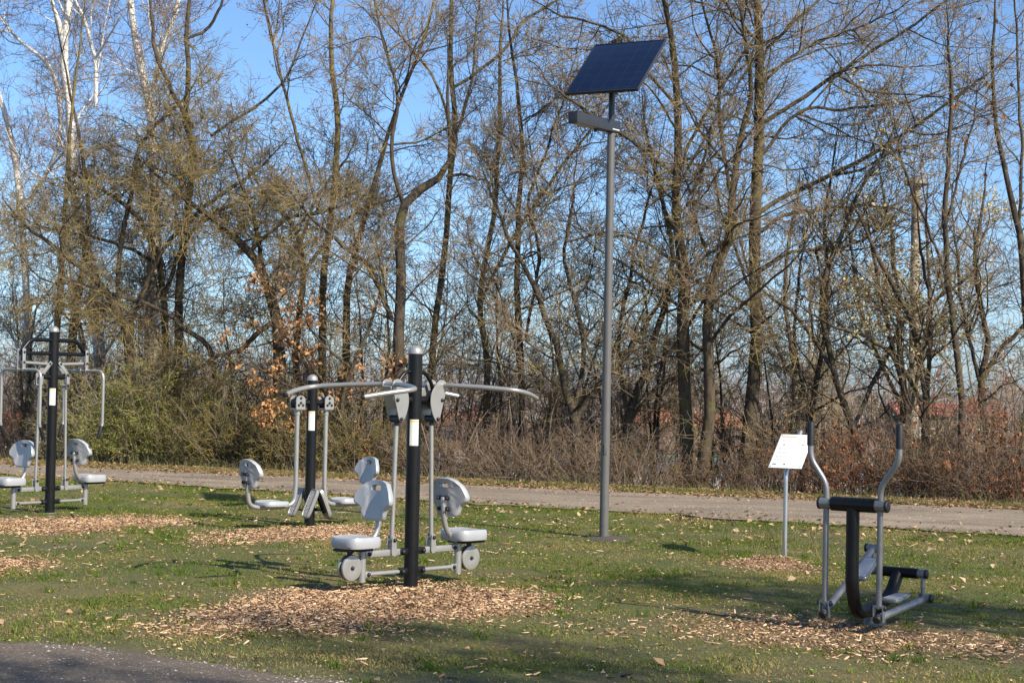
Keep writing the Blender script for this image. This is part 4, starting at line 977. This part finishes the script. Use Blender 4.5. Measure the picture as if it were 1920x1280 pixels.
def traced(name, label, Y, trunks, kind, seed, ext=2.5, leaf=None, over=None, wmul=1.0, depth_wob=.12):
    """trunks: pixel polylines (x, y, width) from bottom to top, standing at depth Y"""
    rng = np.random.default_rng(seed); stems = []; Y = Y + (2.6 if trunks[0][0][0] < 720 else 1.3)
    for ti, tr in enumerate(trunks):
        P = []; W = []
        for j, (px, py, w) in enumerate(tr):
            P.append(at_depth(px, py, Y)); W.append(w * Y / F / 2)
        P = np.array(P)
        yo = np.cumsum(rng.standard_normal(len(P)) * depth_wob * (.5 if ti == 0 else 1)); yo -= yo[0]; off = Y + yo
        if ti:
            m0 = stems[0][0]; q0 = P[0]; k0 = np.argmin((m0[:, 0] - q0[0]) ** 2 + (m0[:, 2] - q0[2]) ** 2); off = m0[k0, 1] + yo
        P = np.array([at_depth(px, py, o) for (px, py, w), o in zip(tr, off)])
        if ti == 0:
            gz = float(terrain(P[0][0], P[0][1])) - .12; b = P[0] - (P[1] - P[0]) / np.linalg.norm(P[1] - P[0]) * .0
            b = np.array((P[0][0] - (P[1][0] - P[0][0]) * .1, P[0][1], gz)); P = np.vstack([b, P]) if P[0][2] > gz + .15 else P; W = [W[0] * 1.25] + W if len(P) > len(W) else W
        e = ext if not isinstance(ext, (list, tuple)) else ext[ti]
        if e:
            d = P[-1] - P[-2]; d = d / np.linalg.norm(d)
            P = np.vstack([P, P[-1] + d * e * .5 + (0, 0, e * .08), P[-1] + d * e + np.array((0, 0, e * .25))]); W = W + [W[-1] * .6, .008]
        W = [w_ * wmul * (.92 if ti == 0 else .78) for w_ in W]; P, W = resample(P, W, 22)
        kk = rng.standard_normal((23, 3)) * .014; kk[1:] += kk[:-1] * .5; kk[0] = 0; P = P + kk * np.linspace(.5, 1.3, 23)[:, None]
        stems.append((P, W))
    return tree_from(name, label, stems, kind, seed, leaf, over)

T = traced
CATKIN = dict(p=.16, s=.032, c=((.40, .34, .16), (.52, .46, .26)), name='buds', jit=.02)
BUD = dict(p=.10, s=.03, c=((.26, .20, .10), (.34, .28, .15)), name='buds', jit=.02)
PINK = dict(p=.16, s=.045, c=((.26, .15, .10), (.36, .24, .18)), name='catkins', jit=.02, droop=True)
# --- left
T('birch_tree', 'white birch with straight pale trunk, leftmost of the two tall birches', 35.5, [[(188, 860, 22), (187, 645, 20), (180, 570, 18), (172, 500, 16), (150, 430, 15), (137, 344, 15), (129, 192, 13), (119, 103, 13), (129, 14, 11)], [(124, 140, 8), (113, 52, 9), (95, 0, 8)], [(180, 200, 7), (177, 110, 8), (158, 40, 6), (140, 0, 5)]], 'birch', 1, ext=[3, 2, 2], wmul=1.25)
T('birch_tree', 'white birch forking in two high pale limbs behind the lichen covered thorn tree', 36.5, [[(284, 860, 27), (284, 645, 26), (287, 551, 24), (290, 450, 21), (289, 350, 17), (287, 261, 15), (282, 206, 14), (272, 162, 15), (254, 86, 12), (246, 17, 11)], [(276, 175, 11), (289, 158, 11), (302, 100, 10), (320, 45, 9), (335, 0, 9)]], 'birch', 2, ext=[3, 2.5], wmul=1.25)
T('birch_tree', 'thin leaning birch with pale slanting limb cut off by the left edge', 37.5, [[(60, 860, 14), (40, 400, 12), (15, 240, 10), (0, 185, 9), (-30, 90, 7)], [(40, 400, 9), (110, 270, 9), (95, 130, 8), (30, 70, 6)]], 'birch', 3, ext=2, wmul=1.15)
T('slender_tree', 'slim yellowish trunk standing straight behind the chest press', 34, [[(100, 860, 15), (105, 645, 14), (112, 577, 14), (116, 495, 14), (122, 400, 10), (132, 250, 7), (150, 90, 4)]], 'alder', 4, ext=2.5, over=dict(d1=2.2, d2=4, d3=6))
T('slender_tree', 'brown trunk between the chest press and the white birch', 34.6, [[(130, 860, 20), (135, 645, 18), (146, 551, 16), (156, 510, 14), (166, 400, 10), (150, 260, 7), (120, 130, 4)]], 'dark', 5, ext=2, over=dict(d1=2.0, d2=4, d3=5))
T('thorn_tree', 'dense lichen covered thorn tree leaning left over the green bush', 32.6, [[(246, 860, 22), (240, 645, 20), (221, 585, 18), (195, 544, 15), (161, 506, 12), (124, 480, 10), (70, 440, 7)], [(405, 780, 13), (397, 664, 13), (356, 619, 12), (300, 581, 10), (240, 559, 8), (170, 540, 6)], [(221, 585, 12), (225, 470, 12), (250, 340, 11), (262, 270, 9), (340, 190, 7)], [(240, 620, 12), (300, 480, 11), (370, 400, 10), (470, 330, 8)]], 'thorn', 6, ext=.9, over=dict(L1=(.9, 2.4), t0=.5, d1=6))
T('thorn_tree', 'dark thick trunk leaning left with a tangled ochre crown above the leg press', 32.2, [[(530, 860, 30), (525, 675, 26), (521, 607, 24), (506, 551, 21), (487, 506, 17), (461, 469, 17), (400, 410, 13), (330, 360, 9)], [(518, 600, 14), (480, 626, 13), (450, 655, 12), (405, 667, 10), (370, 690, 8)], [(500, 540, 13), (475, 400, 10), (440, 320, 6)], [(470, 470, 11), (540, 410, 9), (600, 400, 8)]], 'thorn', 7, ext=.9, over=dict(L1=(.9, 2.6), t0=.42))
T('thorn_tree', 'dark upright thorn tree with branches curving up at the top left of centre', 33.6, [[(330, 860, 20), (335, 640, 18), (340, 480, 16), (362, 330, 14), (360, 260, 14), (345, 212, 13), (350, 160, 11), (347, 75, 9), (356, 0, 8)], [(360, 240, 11), (320, 165, 10), (290, 90, 9), (283, 20, 7)], [(352, 72, 7), (385, 60, 8), (410, 20, 7), (420, -10, 6)], [(395, 255, 7), (470, 205, 7), (530, 155, 6), (560, 90, 5), (580, 40, 4)]], 'dark', 8, ext=[1.5, 1, 1, 1.5], over=dict(d1=2.0, d2=4, t0=.35))
T('thorn_tree', 'broad low thorn tree spreading an ochre twig crown above the green bush', 34.4, [[(300, 860, 16), (310, 640, 15), (300, 500, 13), (270, 420, 11), (215, 370, 8), (160, 340, 6)], [(305, 560, 11), (350, 450, 10), (420, 390, 9), (500, 360, 6)], [(300, 500, 9), (230, 460, 8), (150, 440, 6), (90, 430, 5)]], 'thorn', 28, ext=.6, over=dict(L1=(.8, 2.0), t0=.42))
T('thorn_tree', 'bushy thorn tree filling the gap between the leaning trunk and the alder', 34.8, [[(560, 860, 15), (556, 640, 14), (570, 500, 12), (545, 420, 10), (500, 370, 8)], [(565, 520, 10), (620, 440, 9), (680, 390, 7), (740, 370, 5)], [(556, 480, 9), (590, 380, 8), (640, 310, 6)]], 'thorn', 29, ext=.6, over=dict(L1=(.8, 1.9), tw=tw_grey, t0=.45))
# --- centre
T('alder_tree', 'yellow green trunk of a slender alder left of centre with brown catkins', 33.4, [[(610, 860, 18), (602, 640, 16), (612, 480, 14), (629, 327, 13), (632, 223, 12), (624, 131, 11), (619, 52, 9), (626, 0, 8)], [(600, 400, 8), (560, 270, 8), (520, 120, 7), (500, 20, 6)]], 'alder', 9, ext=2, leaf=PINK)
T('crooked_tree', 'dark crooked tree bending sharply right behind the nearest machine post', 32.0, [[(752, 880, 26), (748, 673, 24), (750, 589, 22), (752, 483, 21), (746, 440, 20), (757, 388, 19), (788, 357, 19), (828, 332, 15), (846, 290, 10), (842, 200, 7)], [(836, 330, 8), (870, 328, 7), (900, 338, 5)], [(735, 600, 12), (700, 510, 14), (672, 480, 13), (620, 440, 9)], [(757, 388, 10), (735, 300, 10), (745, 180, 8), (720, 80, 6)]], 'dark', 10, ext=[1.2, .6, 1.2, 1.5], over=dict(d1=3.4))
T('slender_tree', 'tall thin pale tree forking high between the alder and the solar light', 34.2, [[(800, 870, 16), (815, 640, 14), (838, 420, 12), (846, 299, 12), (857, 247, 12), (853, 213, 11), (846, 162, 11), (843, 93, 9), (846, 0, 8)], [(850, 165, 8), (901, 131, 8), (949, 89, 8), (980, 38, 7), (1018, 17, 6)], [(857, 247, 8), (885, 150, 7), (893, 60, 5)], [(846, 250, 7), (815, 150, 6), (735, 50, 5)]], 'alder', 11, ext=[2.5, 1.5, 1.5, 1.5], over=dict(d1=2.0, a1=45, L1=(.7, 2.0), tw=tw_grey))
T('slender_tree', 'slim leaning tree running up left behind the right handlebar', 33.0, [[(640, 870, 18), (650, 640, 16), (653, 525, 14), (690, 390, 11), (735, 230, 8), (790, 80, 6), (805, 30, 5)]], 'dark', 12, ext=2, over=dict(d1=2.4))
T('slender_tree', 'straight slim tree midway between the nearest machine and the solar light', 32.6, [[(977, 884, 15), (977, 715, 13), (973, 631, 13), (969, 547, 12), (971, 420, 11), (973, 378, 11), (979, 292, 9), (972, 206, 8), (960, 100, 6)], [(985, 640, 7), (1010, 480, 8), (990, 380, 7), (1030, 270, 6)]], 'dark', 13, ext=[2, 1.5], over=dict(d1=3.0))
T('slender_tree', 'second slim tree left of the solar light, with a long branch rising right', 34.0, [[(905, 880, 15), (915, 700, 13), (900, 560, 12), (925, 400, 10), (935, 250, 9), (940, 120, 7)], [(905, 560, 9), (960, 450, 8), (1040, 330, 7), (1110, 240, 5)]], 'alder', 14, ext=2)
T('multi_stem_tree', 'low forked dark tree directly left of the solar light pole', 31.4, [[(1080, 880, 22), (1079, 791, 20), (1062, 736, 16), (1040, 640, 13), (1000, 540, 11), (960, 460, 8)], [(1079, 791, 16), (1104, 749, 16), (1125, 715, 15), (1180, 656, 12), (1240, 560, 9)], [(1075, 780, 12), (1095, 640, 11), (1060, 500, 9), (1070, 400, 7)]], 'dark', 15, ext=1.2)
T('multi_stem_tree', 'dark leaning tree just right of the solar light pole', 31.8, [[(1172, 890, 20), (1176, 791, 18), (1205, 707, 15), (1231, 631, 13), (1252, 547, 12), (1260, 460, 10), (1230, 330, 8)], [(1180, 790, 11), (1240, 720, 10), (1300, 700, 8)], [(1176, 780, 11), (1160, 640, 10), (1190, 480, 8), (1215, 380, 6)]], 'dark', 16, ext=1.4)
# --- right: maples
T('maple_tree', 'left of the three big bare maples, trunk rising behind the solar panel', 31.0, [[(1290, 900, 34), (1288, 800, 30), (1284, 715, 28), (1284, 631, 26), (1282, 525, 24), (1271, 430, 20), (1272, 309, 17), (1272, 206, 15), (1267, 120, 14), (1259, 69, 12), (1248, 17, 10)], [(1270, 330, 9), (1215, 290, 9), (1150, 240, 8), (1060, 180, 6)], [(1270, 200, 8), (1210, 130, 8), (1160, 60, 7), (1060, 30, 5)], [(1272, 309, 8), (1330, 200, 8), (1390, 110, 7)], [(1278, 500, 8), (1200, 450, 7), (1120, 440, 6)]], 'maple', 17, ext=[3, 1, 1, 1, .8], leaf=BUD)
T('maple_tree', 'middle bare maple with a trunk bending right and forking', 30.6, [[(1314, 900, 30), (1322, 840, 26), (1331, 779, 24), (1328, 673, 22), (1326, 580, 20), (1339, 513, 19), (1364, 462, 20), (1371, 420, 18), (1373, 344, 15), (1393, 240, 12), (1407, 155, 10), (1395, 60, 8)], [(1368, 360, 10), (1350, 240, 9), (1345, 120, 8), (1320, 20, 6)], [(1328, 480, 8), (1300, 380, 8), (1330, 260, 6)]], 'maple', 18, ext=[2.5, 2, 1], leaf=BUD)
T('maple_tree', 'tallest bare maple with straight thick trunk and long limb rising to the right', 31.2, [[(1398, 900, 34), (1402, 863, 32), (1411, 736, 28), (1419, 631, 25), (1417, 504, 24), (1416, 420, 25), (1421, 309, 23), (1423, 206, 21), (1423, 103, 19), (1419, 0, 16)],
    [(1424, 398, 12), (1486, 361, 11), (1555, 330, 11), (1658, 275, 9), (1761, 203, 7), (1857, 137, 5)], [(1428, 232, 11), (1520, 175, 10), (1624, 100, 8), (1692, 62, 7), (1778, 0, 6)], [(1420, 440, 9), (1470, 405, 9), (1550, 390, 8), (1660, 385, 6)], [(1420, 300, 8), (1500, 210, 8), (1580, 205, 7), (1700, 190, 5)],
    [(1418, 515, 8), (1480, 475, 8), (1590, 460, 7), (1660, 420, 5)], [(1424, 110, 8), (1480, 50, 8), (1560, -20, 6)], [(1422, 80, 8), (1370, 20, 7)], [(1424, 160, 7), (1510, 90, 7), (1650, 35, 5)]], 'maple', 19, ext=[3.5, 1, 1, .8, .8, .6, 1, 1, .8], leaf=BUD, depth_wob=.18)
T('slender_tree', 'slim dark tree rising right of the cross trainer with a few curled brown leaves', 29.4, [[(1806, 930, 17), (1803, 842, 15), (1799, 715, 14), (1790, 610, 13), (1778, 525, 12), (1772, 420, 11), (1778, 275, 9), (1782, 172, 8), (1780, 110, 5)], [(1778, 525, 7), (1740, 430, 7), (1700, 330, 6), (1680, 240, 4)], [(1774, 420, 7), (1795, 340, 6), (1820, 240, 5)]], 'sapling', 20, ext=[.8, .6, .6], leaf=dict(p=.02, s=.11, c=((.18, .08, .04), (.30, .15, .07)), name='leaves', droop=True))
T('slender_tree', 'dark bare tree rising along the right picture edge', 29.8, [[(1925, 940, 20), (1930, 700, 17), (1920, 520, 15), (1909, 430, 14), (1890, 340, 11), (1872, 250, 9), (1862, 120, 7), (1864, 34, 5)], [(1909, 430, 9), (1917, 300, 8), (1910, 150, 6), (1905, 20, 5)]], 'sapling', 21, ext=[1, 1.2], over=dict(d1=3.0))
T('multi_stem_tree', 'leaning dark multi stemmed tree behind the cross trainer handles', 30.6, [[(1640, 930, 18), (1600, 800, 14), (1560, 690, 13), (1540, 560, 11), (1580, 430, 9), (1650, 300, 6)], [(1560, 690, 10), (1500, 600, 9), (1450, 560, 7)], [(1600, 800, 11), (1650, 690, 11), (1700, 600, 10), (1790, 540, 7)], [(1640, 920, 13), (1700, 780, 13), (1660, 600, 11), (1640, 500, 8)]], 'dark', 22, ext=1, over=dict(d1=2.8, d2=4.5, d3=5, d4=4))
T('multi_stem_tree', 'dark multi stemmed tree left of the slim brown leaved tree at right', 30.0, [[(1735, 930, 20), (1735, 780, 16), (1720, 640, 13), (1690, 560, 11), (1640, 470, 8)], [(1735, 780, 12), (1700, 700, 11), (1640, 640, 9), (1560, 610, 7)], [(1735, 780, 12), (1745, 600, 10), (1730, 480, 7)]], 'dark', 23, ext=1, over=dict(d1=2.8, d2=4.5, d3=5, d4=4))
T('multi_stem_tree', 'dark twisted tree with a forking trunk near the right edge', 30.2, [[(1855, 935, 20), (1850, 800, 17), (1838, 720, 15), (1850, 640, 12), (1830, 520, 10), (1840, 420, 7)], [(1840, 720, 11), (1870, 660, 12), (1910, 620, 10)], [(1838, 720, 10), (1810, 600, 9), (1795, 480, 6)]], 'dark', 24, ext=1, over=dict(d1=2.8, d2=4.5, d3=5, d4=4))
T('multi_stem_tree', 'slim forked tree just behind the notice board', 31.5, [[(1500, 920, 14), (1520, 780, 12), (1545, 640, 10), (1550, 520, 9), (1545, 430, 7), (1560, 330, 5)], [(1520, 780, 9), (1490, 640, 8), (1500, 520, 7)]], 'dark', 25, ext=1)
T('willow_tree', 'pale yellow budding willow in front of the mushroom lamp post at right', 31.5, [[(1700, 900, 15), (1690, 700, 13), (1680, 520, 10), (1660, 380, 7)], [(1700, 800, 10), (1740, 600, 9), (1740, 430, 7)], [(1690, 760, 10), (1620, 600, 9), (1590, 430, 6), (1600, 330, 4)], [(1700, 700, 8), (1780, 560, 6), (1800, 480, 4)]], 'willow', 26, ext=.8, leaf=dict(p=1.0, s=.065, c=((.55, .48, .24), (.75, .66, .40)), name='catkins', jit=.08, n=4), over=dict(L1=(.6, 2.0)))
T('willow_tree', 'pale budding willow behind the fork of the two right maples', 35, [[(1480, 900, 14), (1490, 700, 11), (1470, 540, 9), (1490, 400, 6)], [(1485, 780, 9), (1540, 620, 8), (1560, 470, 6)], [(1480, 700, 8), (1420, 560, 7), (1380, 430, 5)]], 'willow', 27, ext=.8, leaf=dict(p=.6, s=.055, c=((.46, .41, .20), (.64, .56, .32)), name='catkins', jit=.06, n=2), over=dict(L1=(.6, 2.0)))

# ------------------------------------------------------------------ undergrowth
def rotpts(px, Y): p = at_depth(px, 860, Y); return p[0], Y
def filler(x, y, h, ns, kind, seed, group, label, name='bare_sapling', spread=.16, over=None, leaf=None, cat='tree', rad=None):
    rng = np.random.default_rng(500 + seed); z = float(terrain(x, y)) - .1; stems = []
    for k in range(ns):
        d = norm(np.array((rng.standard_normal() * spread, rng.standard_normal() * spread, 1.0)))[None]; hh = h * (1 if k == 0 else rng.uniform(.6, .95))
        r = np.array([rad or .008 * hh + .008]); P, Rr = grow(np.array([[x, y, z]]) + rng.standard_normal((1, 3)) * (.10, .10, 0) * (k > 0), d, np.array([hh]), r, 22, .05, .03, .006, rng, .15, .012); stems.append((P[0], Rr[0]))
    return tree_from(name, label, stems, kind, 700 + seed, leaf, over, group, cat)
fr = np.random.default_rng(77)
GL = 'thin bare sapling in the tangled row between the gravel path and the sheds'
spots = [(720, 36), (1010, 33), (1140, 34), (1350, 35), (430, 37), (860, 38), (1890, 32), (1560, 37), (30, 38.5), (660, 37.5), (940, 36.5), (1225, 36), (1450, 34), (300, 38.5), (220, 36.5), (560, 36), (1060, 37.5), (800, 34.5)]
for i, (px, Y) in enumerate(spots):
    x, y = rotpts(px, Y); k = ('dark', 'sapling', 'alder', 'dark')[i % 4]
    filler(x, y, fr.uniform(3.6, 6.0), 1 + i % 3, k, i, 'thin saplings in the tree row', GL, over=dict(L1=(.5, 1.9)))

GB = 'bare tree standing in the background row behind the thicket'
for i, (px, Y) in enumerate(((20, 47), (150, 44), (250, 46), (370, 43), (470, 45), (590, 42), (690, 44), (780, 41), (900, 43), (1030, 41), (1120, 43), (1220, 41), (1320, 44), (1430, 42), (1545, 43), (1880, 40))):
    x, y = rotpts(px, Y); filler(x, y, fr.uniform(4.2, 6.2), 2, ('alder', 'dark', 'willow')[i % 3], 100 + i, 'trees of the background row', GB, name='bare_tree', over=dict(L1=(.8, 2.6), d1=4.2, d2=5.5, d3=6, d4=4, tw=(tw_grey, tw_purple, tw_maple)[i % 3]))

def shrub(name, label, px, Y, w, h, n, kd, seed, leaf=None, cat='shrub', group=None, lean=.5, twm=None, barkm=None):
    """many stems from one clump"""
    rng = np.random.default_rng(900 + seed); x, y = rotpts(px, Y); z = float(terrain(x, y)) - .05
    a = rng.random(n) * 6.283; rr = np.sqrt(rng.random(n)); ox = np.cos(a) * rr * w * .5; oy = np.sin(a) * rr * min(w, 1.6) * .4
    p = np.stack([ox * .75, oy * .75, terrain(x + ox * .75, y + oy * .75) - z - .05], -1)
    d = norm(np.stack([ox / w * 2 * lean + rng.standard_normal(n) * .22, oy / w * 1.2 * lean + rng.standard_normal(n) * .22, np.ones(n)], -1))
    hh = h * (1.05 - .5 * rr ** 2) * rng.uniform(.35, 1.0, n) * np.where(rng.random(n) < .14, 1.5, 1)
    P, Rr = grow(p, d, hh, .004 + .0035 * hh, 12, .09, -.012, .0045, rng, .35, .03)
    l2 = spawn(P, Rr, rng, kd[0], .12, 1, 46, 18, .25 * h ** .5, .75 * h ** .5, 6, .15, .02, .008, .0040, bend=.05)
    l3 = spawn(*l2, rng, kd[1], .1, 1, 48, 20, .12, .42, 4, .18, .03, .01, .0036, tip=.5)
    l4 = spawn(*l3, rng, kd[2], .15, 1, 48, 20, .05, .16, 2, .18, .03, .01, .0034, tip=.5)
    root = thing(name, label, cat, (x, y, z), 0, group)
    V, Q = join([(P, Rr, 5)]); link('stems', mesh_np('stems', V, Q, None, None, True), barkm or tw_grey, root)
    V, Q = join([(*l2, 3), (*l3, 3), (*l4, 3)]); link('twigs', mesh_np('twigs', V, Q, None, None, True), twm or tw_grey, root)
    if leaf:
        tips = np.concatenate([l4[0].reshape(-1, 3), l3[0][:, 1:].reshape(-1, 3)]); tips = tips[rng.random(len(tips)) < leaf['p']]
        if 'clump' in leaf:
            tips = tips[(fbm(tips[:, 0] + 50, tips[:, 2] + tips[:, 1] * .6 + 50, leaf['clump'], 5 + seed) > leaf.get('th', .5))]
        tips = np.repeat(tips, leaf.get('n', 1), 0); C = tips + rng.standard_normal(tips.shape) * leaf.get('jit', .02); globals()['rng'] = rng
        if len(C): leaves_mesh('leaves', C, leaf['s'] * (.6 + .8 * rng.random(len(C))), lcol(len(C), *leaf['c']), leaf_m, root, droop=leaf.get('droop', False))
    return root
GREEN = dict(p=.95, s=.030, c=((.20, .25, .04), (.42, .41, .10)), n=1, jit=.03)
DKGREEN = dict(p=.5, s=.032, c=((.055, .075, .018), (.14, .14, .045)))
RUST = dict(p=.55, s=.055, c=((.24, .09, .04), (.40, .18, .09)), clump=.8, th=.47, droop=True)
shrub('green_bush', 'round light green budding bush between the chest press and the leg press', 285, 35.2, 2.8, 2.7, 150, (6, 7, 6), 1, GREEN, twm=tw_green)
shrub('green_bush', 'lower olive green brush to the left of the round budding bush', 175, 35.8, 1.8, 2.0, 90, (6, 7, 6), 2, dict(GREEN, p=.2), twm=tw_green)
shrub('evergreen_brush', 'dark green brush behind the left seat of the leg press', 455, 34.2, 2.2, 2.0, 140, (7, 8, 7), 3, DKGREEN, twm=tw_olive)
shrub('evergreen_brush', 'dark olive brush behind the black post of the leg press', 570, 33.6, 2.0, 1.7, 130, (7, 8, 7), 4, DKGREEN, twm=tw_olive)
shrub('evergreen_brush', 'dark green brush behind the right seat of the leg press', 680, 33.0, 1.9, 1.55, 120, (7, 8, 7), 5, DKGREEN, twm=tw_olive)
shrub('bramble_bush', 'brown bare bramble at the left picture edge behind the chest press', 40, 37, 2.8, 1.9, 120, (5, 6, 5), 6, twm=tw_red)
shrub('bramble_bush', 'brown bare bramble with arching stems behind the right seat of the nearest machine', 850, 32.6, 2.2, 1.5, 120, (5, 6, 5), 7, twm=tw_red, lean=.9)
shrub('bramble_bush', 'tangled reddish bramble below the tip of the right handlebar', 985, 32.2, 2.2, 1.7, 125, (5, 6, 5), 8, twm=tw_red, lean=.9)
shrub('bramble_bush', 'thin brown bramble at the foot of the solar light, on its right side', 1190, 31.6, 2.1, 1.35, 100, (5, 6, 5), 9, dict(DKGREEN, p=.08), twm=tw_red, lean=.9)
shrub('bramble_bush', 'thin brown bramble just left of the solar light pole', 1085, 31.9, 1.8, 1.4, 95, (5, 6, 5), 10, twm=tw_red, lean=.9)
shrub('hedge_shrub', 'sparse rust leaved hedge shrub behind the notice board', 1455, 30.8, 1.7, 1.5, 80, (4.5, 5.5, 4.5), 11, dict(RUST, p=.12), twm=tw_red, barkm=bark_red)
shrub('hedge_shrub', 'rust leaved hedge shrub framed between the two handles of the cross trainer', 1600, 30.2, 2.0, 1.7, 95, (4.5, 5.5, 4.5), 12, RUST, twm=tw_red, barkm=bark_red)
shrub('hedge_shrub', 'dark stemmed hedge shrub with rust leaves right of the cross trainer handles', 1745, 29.8, 1.9, 1.9, 100, (5, 6, 5), 13, dict(RUST, p=.2), twm=tw_red, barkm=bark_red)
shrub('hedge_shrub', 'dense rust leaved hedge shrub cut off by the right picture edge', 1875, 29.2, 2.0, 2.0, 110, (5, 6, 5), 14, dict(RUST, p=.4, th=.42), twm=tw_red, barkm=bark_red)
shrub('hedge_shrub', 'low thorny hedge shrub at the foot of the three big maples', 1345, 31.4, 1.8, 1.1, 75, (4.5, 5.5, 4.5), 15, dict(RUST, p=.05), twm=tw_red, barkm=bark_red)
# young beech holding last year's leaves
def beech():
    T('beech_sapling', 'young beech holding bright tan dead leaves behind the leg press', 30.6, [[(650, 870, 10), (642, 760, 9), (660, 690, 8), (700, 600, 6), (715, 540, 4)], [(642, 770, 7), (590, 690, 6), (540, 640, 5), (480, 650, 3)], [(645, 800, 6), (600, 760, 5), (540, 770, 4), (500, 790, 3)], [(650, 740, 6), (690, 730, 5), (740, 700, 3)], [(660, 690, 5), (600, 640, 5), (560, 580, 4), (520, 545, 3)], [(648, 830, 5), (670, 790, 4), (660, 820, 3)], [(648, 840, 5), (600, 820, 4), (555, 810, 3)], [(640, 790, 6), (565, 735, 5), (500, 700, 4), (448, 655, 3)], [(646, 800, 5), (700, 770, 4), (725, 730, 3)]], 'sapling', 41, ext=.25,
      over=dict(d1=6, L1=(.25, .8), L2=(.15, .4), L3=(.08, .2), L4=(.05, .1), d2=7, d3=7, d4=4, t0=.3), leaf=dict(p=1.0, s=.085, c=((.40, .19, .07), (.62, .36, .17)), name='leaves', droop=True, jit=.07, n=4))
beech()

TH_L = 'tall bare thicket shrub in the tangle behind the front row of trees'
for i, (px, Y, w, h) in enumerate(((60, 39, 2.6, 3.2), (230, 38.5, 2.6, 4.2), (400, 37.5, 2.6, 4.4), (560, 37, 2.4, 4.2), (700, 36, 2.4, 4.0), (850, 35.4, 2.4, 3.4), (990, 35, 2.4, 3.2), (1120, 34.5, 2.2, 3.0), (1230, 34.2, 2.2, 3.0), (1350, 34, 2.0, 2.8), (1470, 33.5, 2.2, 3.2), (1590, 33, 2.2, 2.6), (1700, 32.4, 2.0, 2.6), (1800, 32, 2.0, 2.8), (1895, 31.5, 1.8, 3.0))):
    shrub('thicket_shrub', TH_L, px, Y, w, h, 40, (4.8, 5.5, 4.5), 40 + i, group='tall thicket behind the trees', lean=.42, twm=(tw_maple, tw_olive, tw_grey)[i % 3], barkm=bark_dark)
# ------------------------------------------------------------------ distant bare woodland along the horizon
def distant():
    rng = np.random.default_rng(5); n = 1100; y = rng.uniform(90, 210, n); x = rng.uniform(-.42, .42, n) * y
    z = terrain(x, y) - .2; h = rng.uniform(2.6, 6.2, n) * (.55 + .8 * fbm(x + 300, y, 25, 4)) * (y / 120) ** .3
    P, Rr = grow(np.stack([x, y, z], -1), norm(np.stack([rng.standard_normal(n) * .08, rng.standard_normal(n) * .08, np.ones(n)], -1)), h, .018 * h, 6, .06, .02, .03, rng, .2)
    l1 = spawn(P, Rr, rng, 3.0, .15, 1, 45, 14, .9, 2.6, 5, .12, .06, .012, .016)
    l2 = spawn(*l1, rng, 2.6, .15, 1, 45, 16, .4, 1.3, 3, .14, .05, .012, .013)
    V, Q = join([(P, Rr, 4), (*l1, 3), (*l2, 3)]); o = link('distant_trees', mesh_np('distant_trees', V, Q), tw_far); tag(o, 'pale haze-tinted belt of far bare trees along the horizon', 'trees', kind='stuff')
tw_far = twig('haze_tinted_far_twigs', (.22, .18, .16), (.33, .28, .26), (.28, .24, .18), .2)  # paler twig colour stands in for distance haze and sunlight
distant()
# two bare trees beside the photographer, out of the frame, whose shade falls on the track and the right of the lawn
for i, (x, y, h, lab) in enumerate(((5.9, 3.0, 11.6, 'tall dense roadside tree nearest the photographer, shading the dirt track'), (8.4, 8.0, 8.8, 'dense roadside tree right of the cross trainer, outside the frame'), (4.4, 2.2, 13.0, 'tall roadside tree behind the photographer, left of its neighbours'))):
    filler(x, y, h, 2, 'thorn', 60 + i, 'roadside trees beside the photographer', lab, name='bare_tree', over=dict(d1=(9, 6.5, 9)[i], d2=9, d3=9, d4=6, L1=(.9, 2.2), t0=(.46, .5, .46)[i], rt=.007), spread=.06)
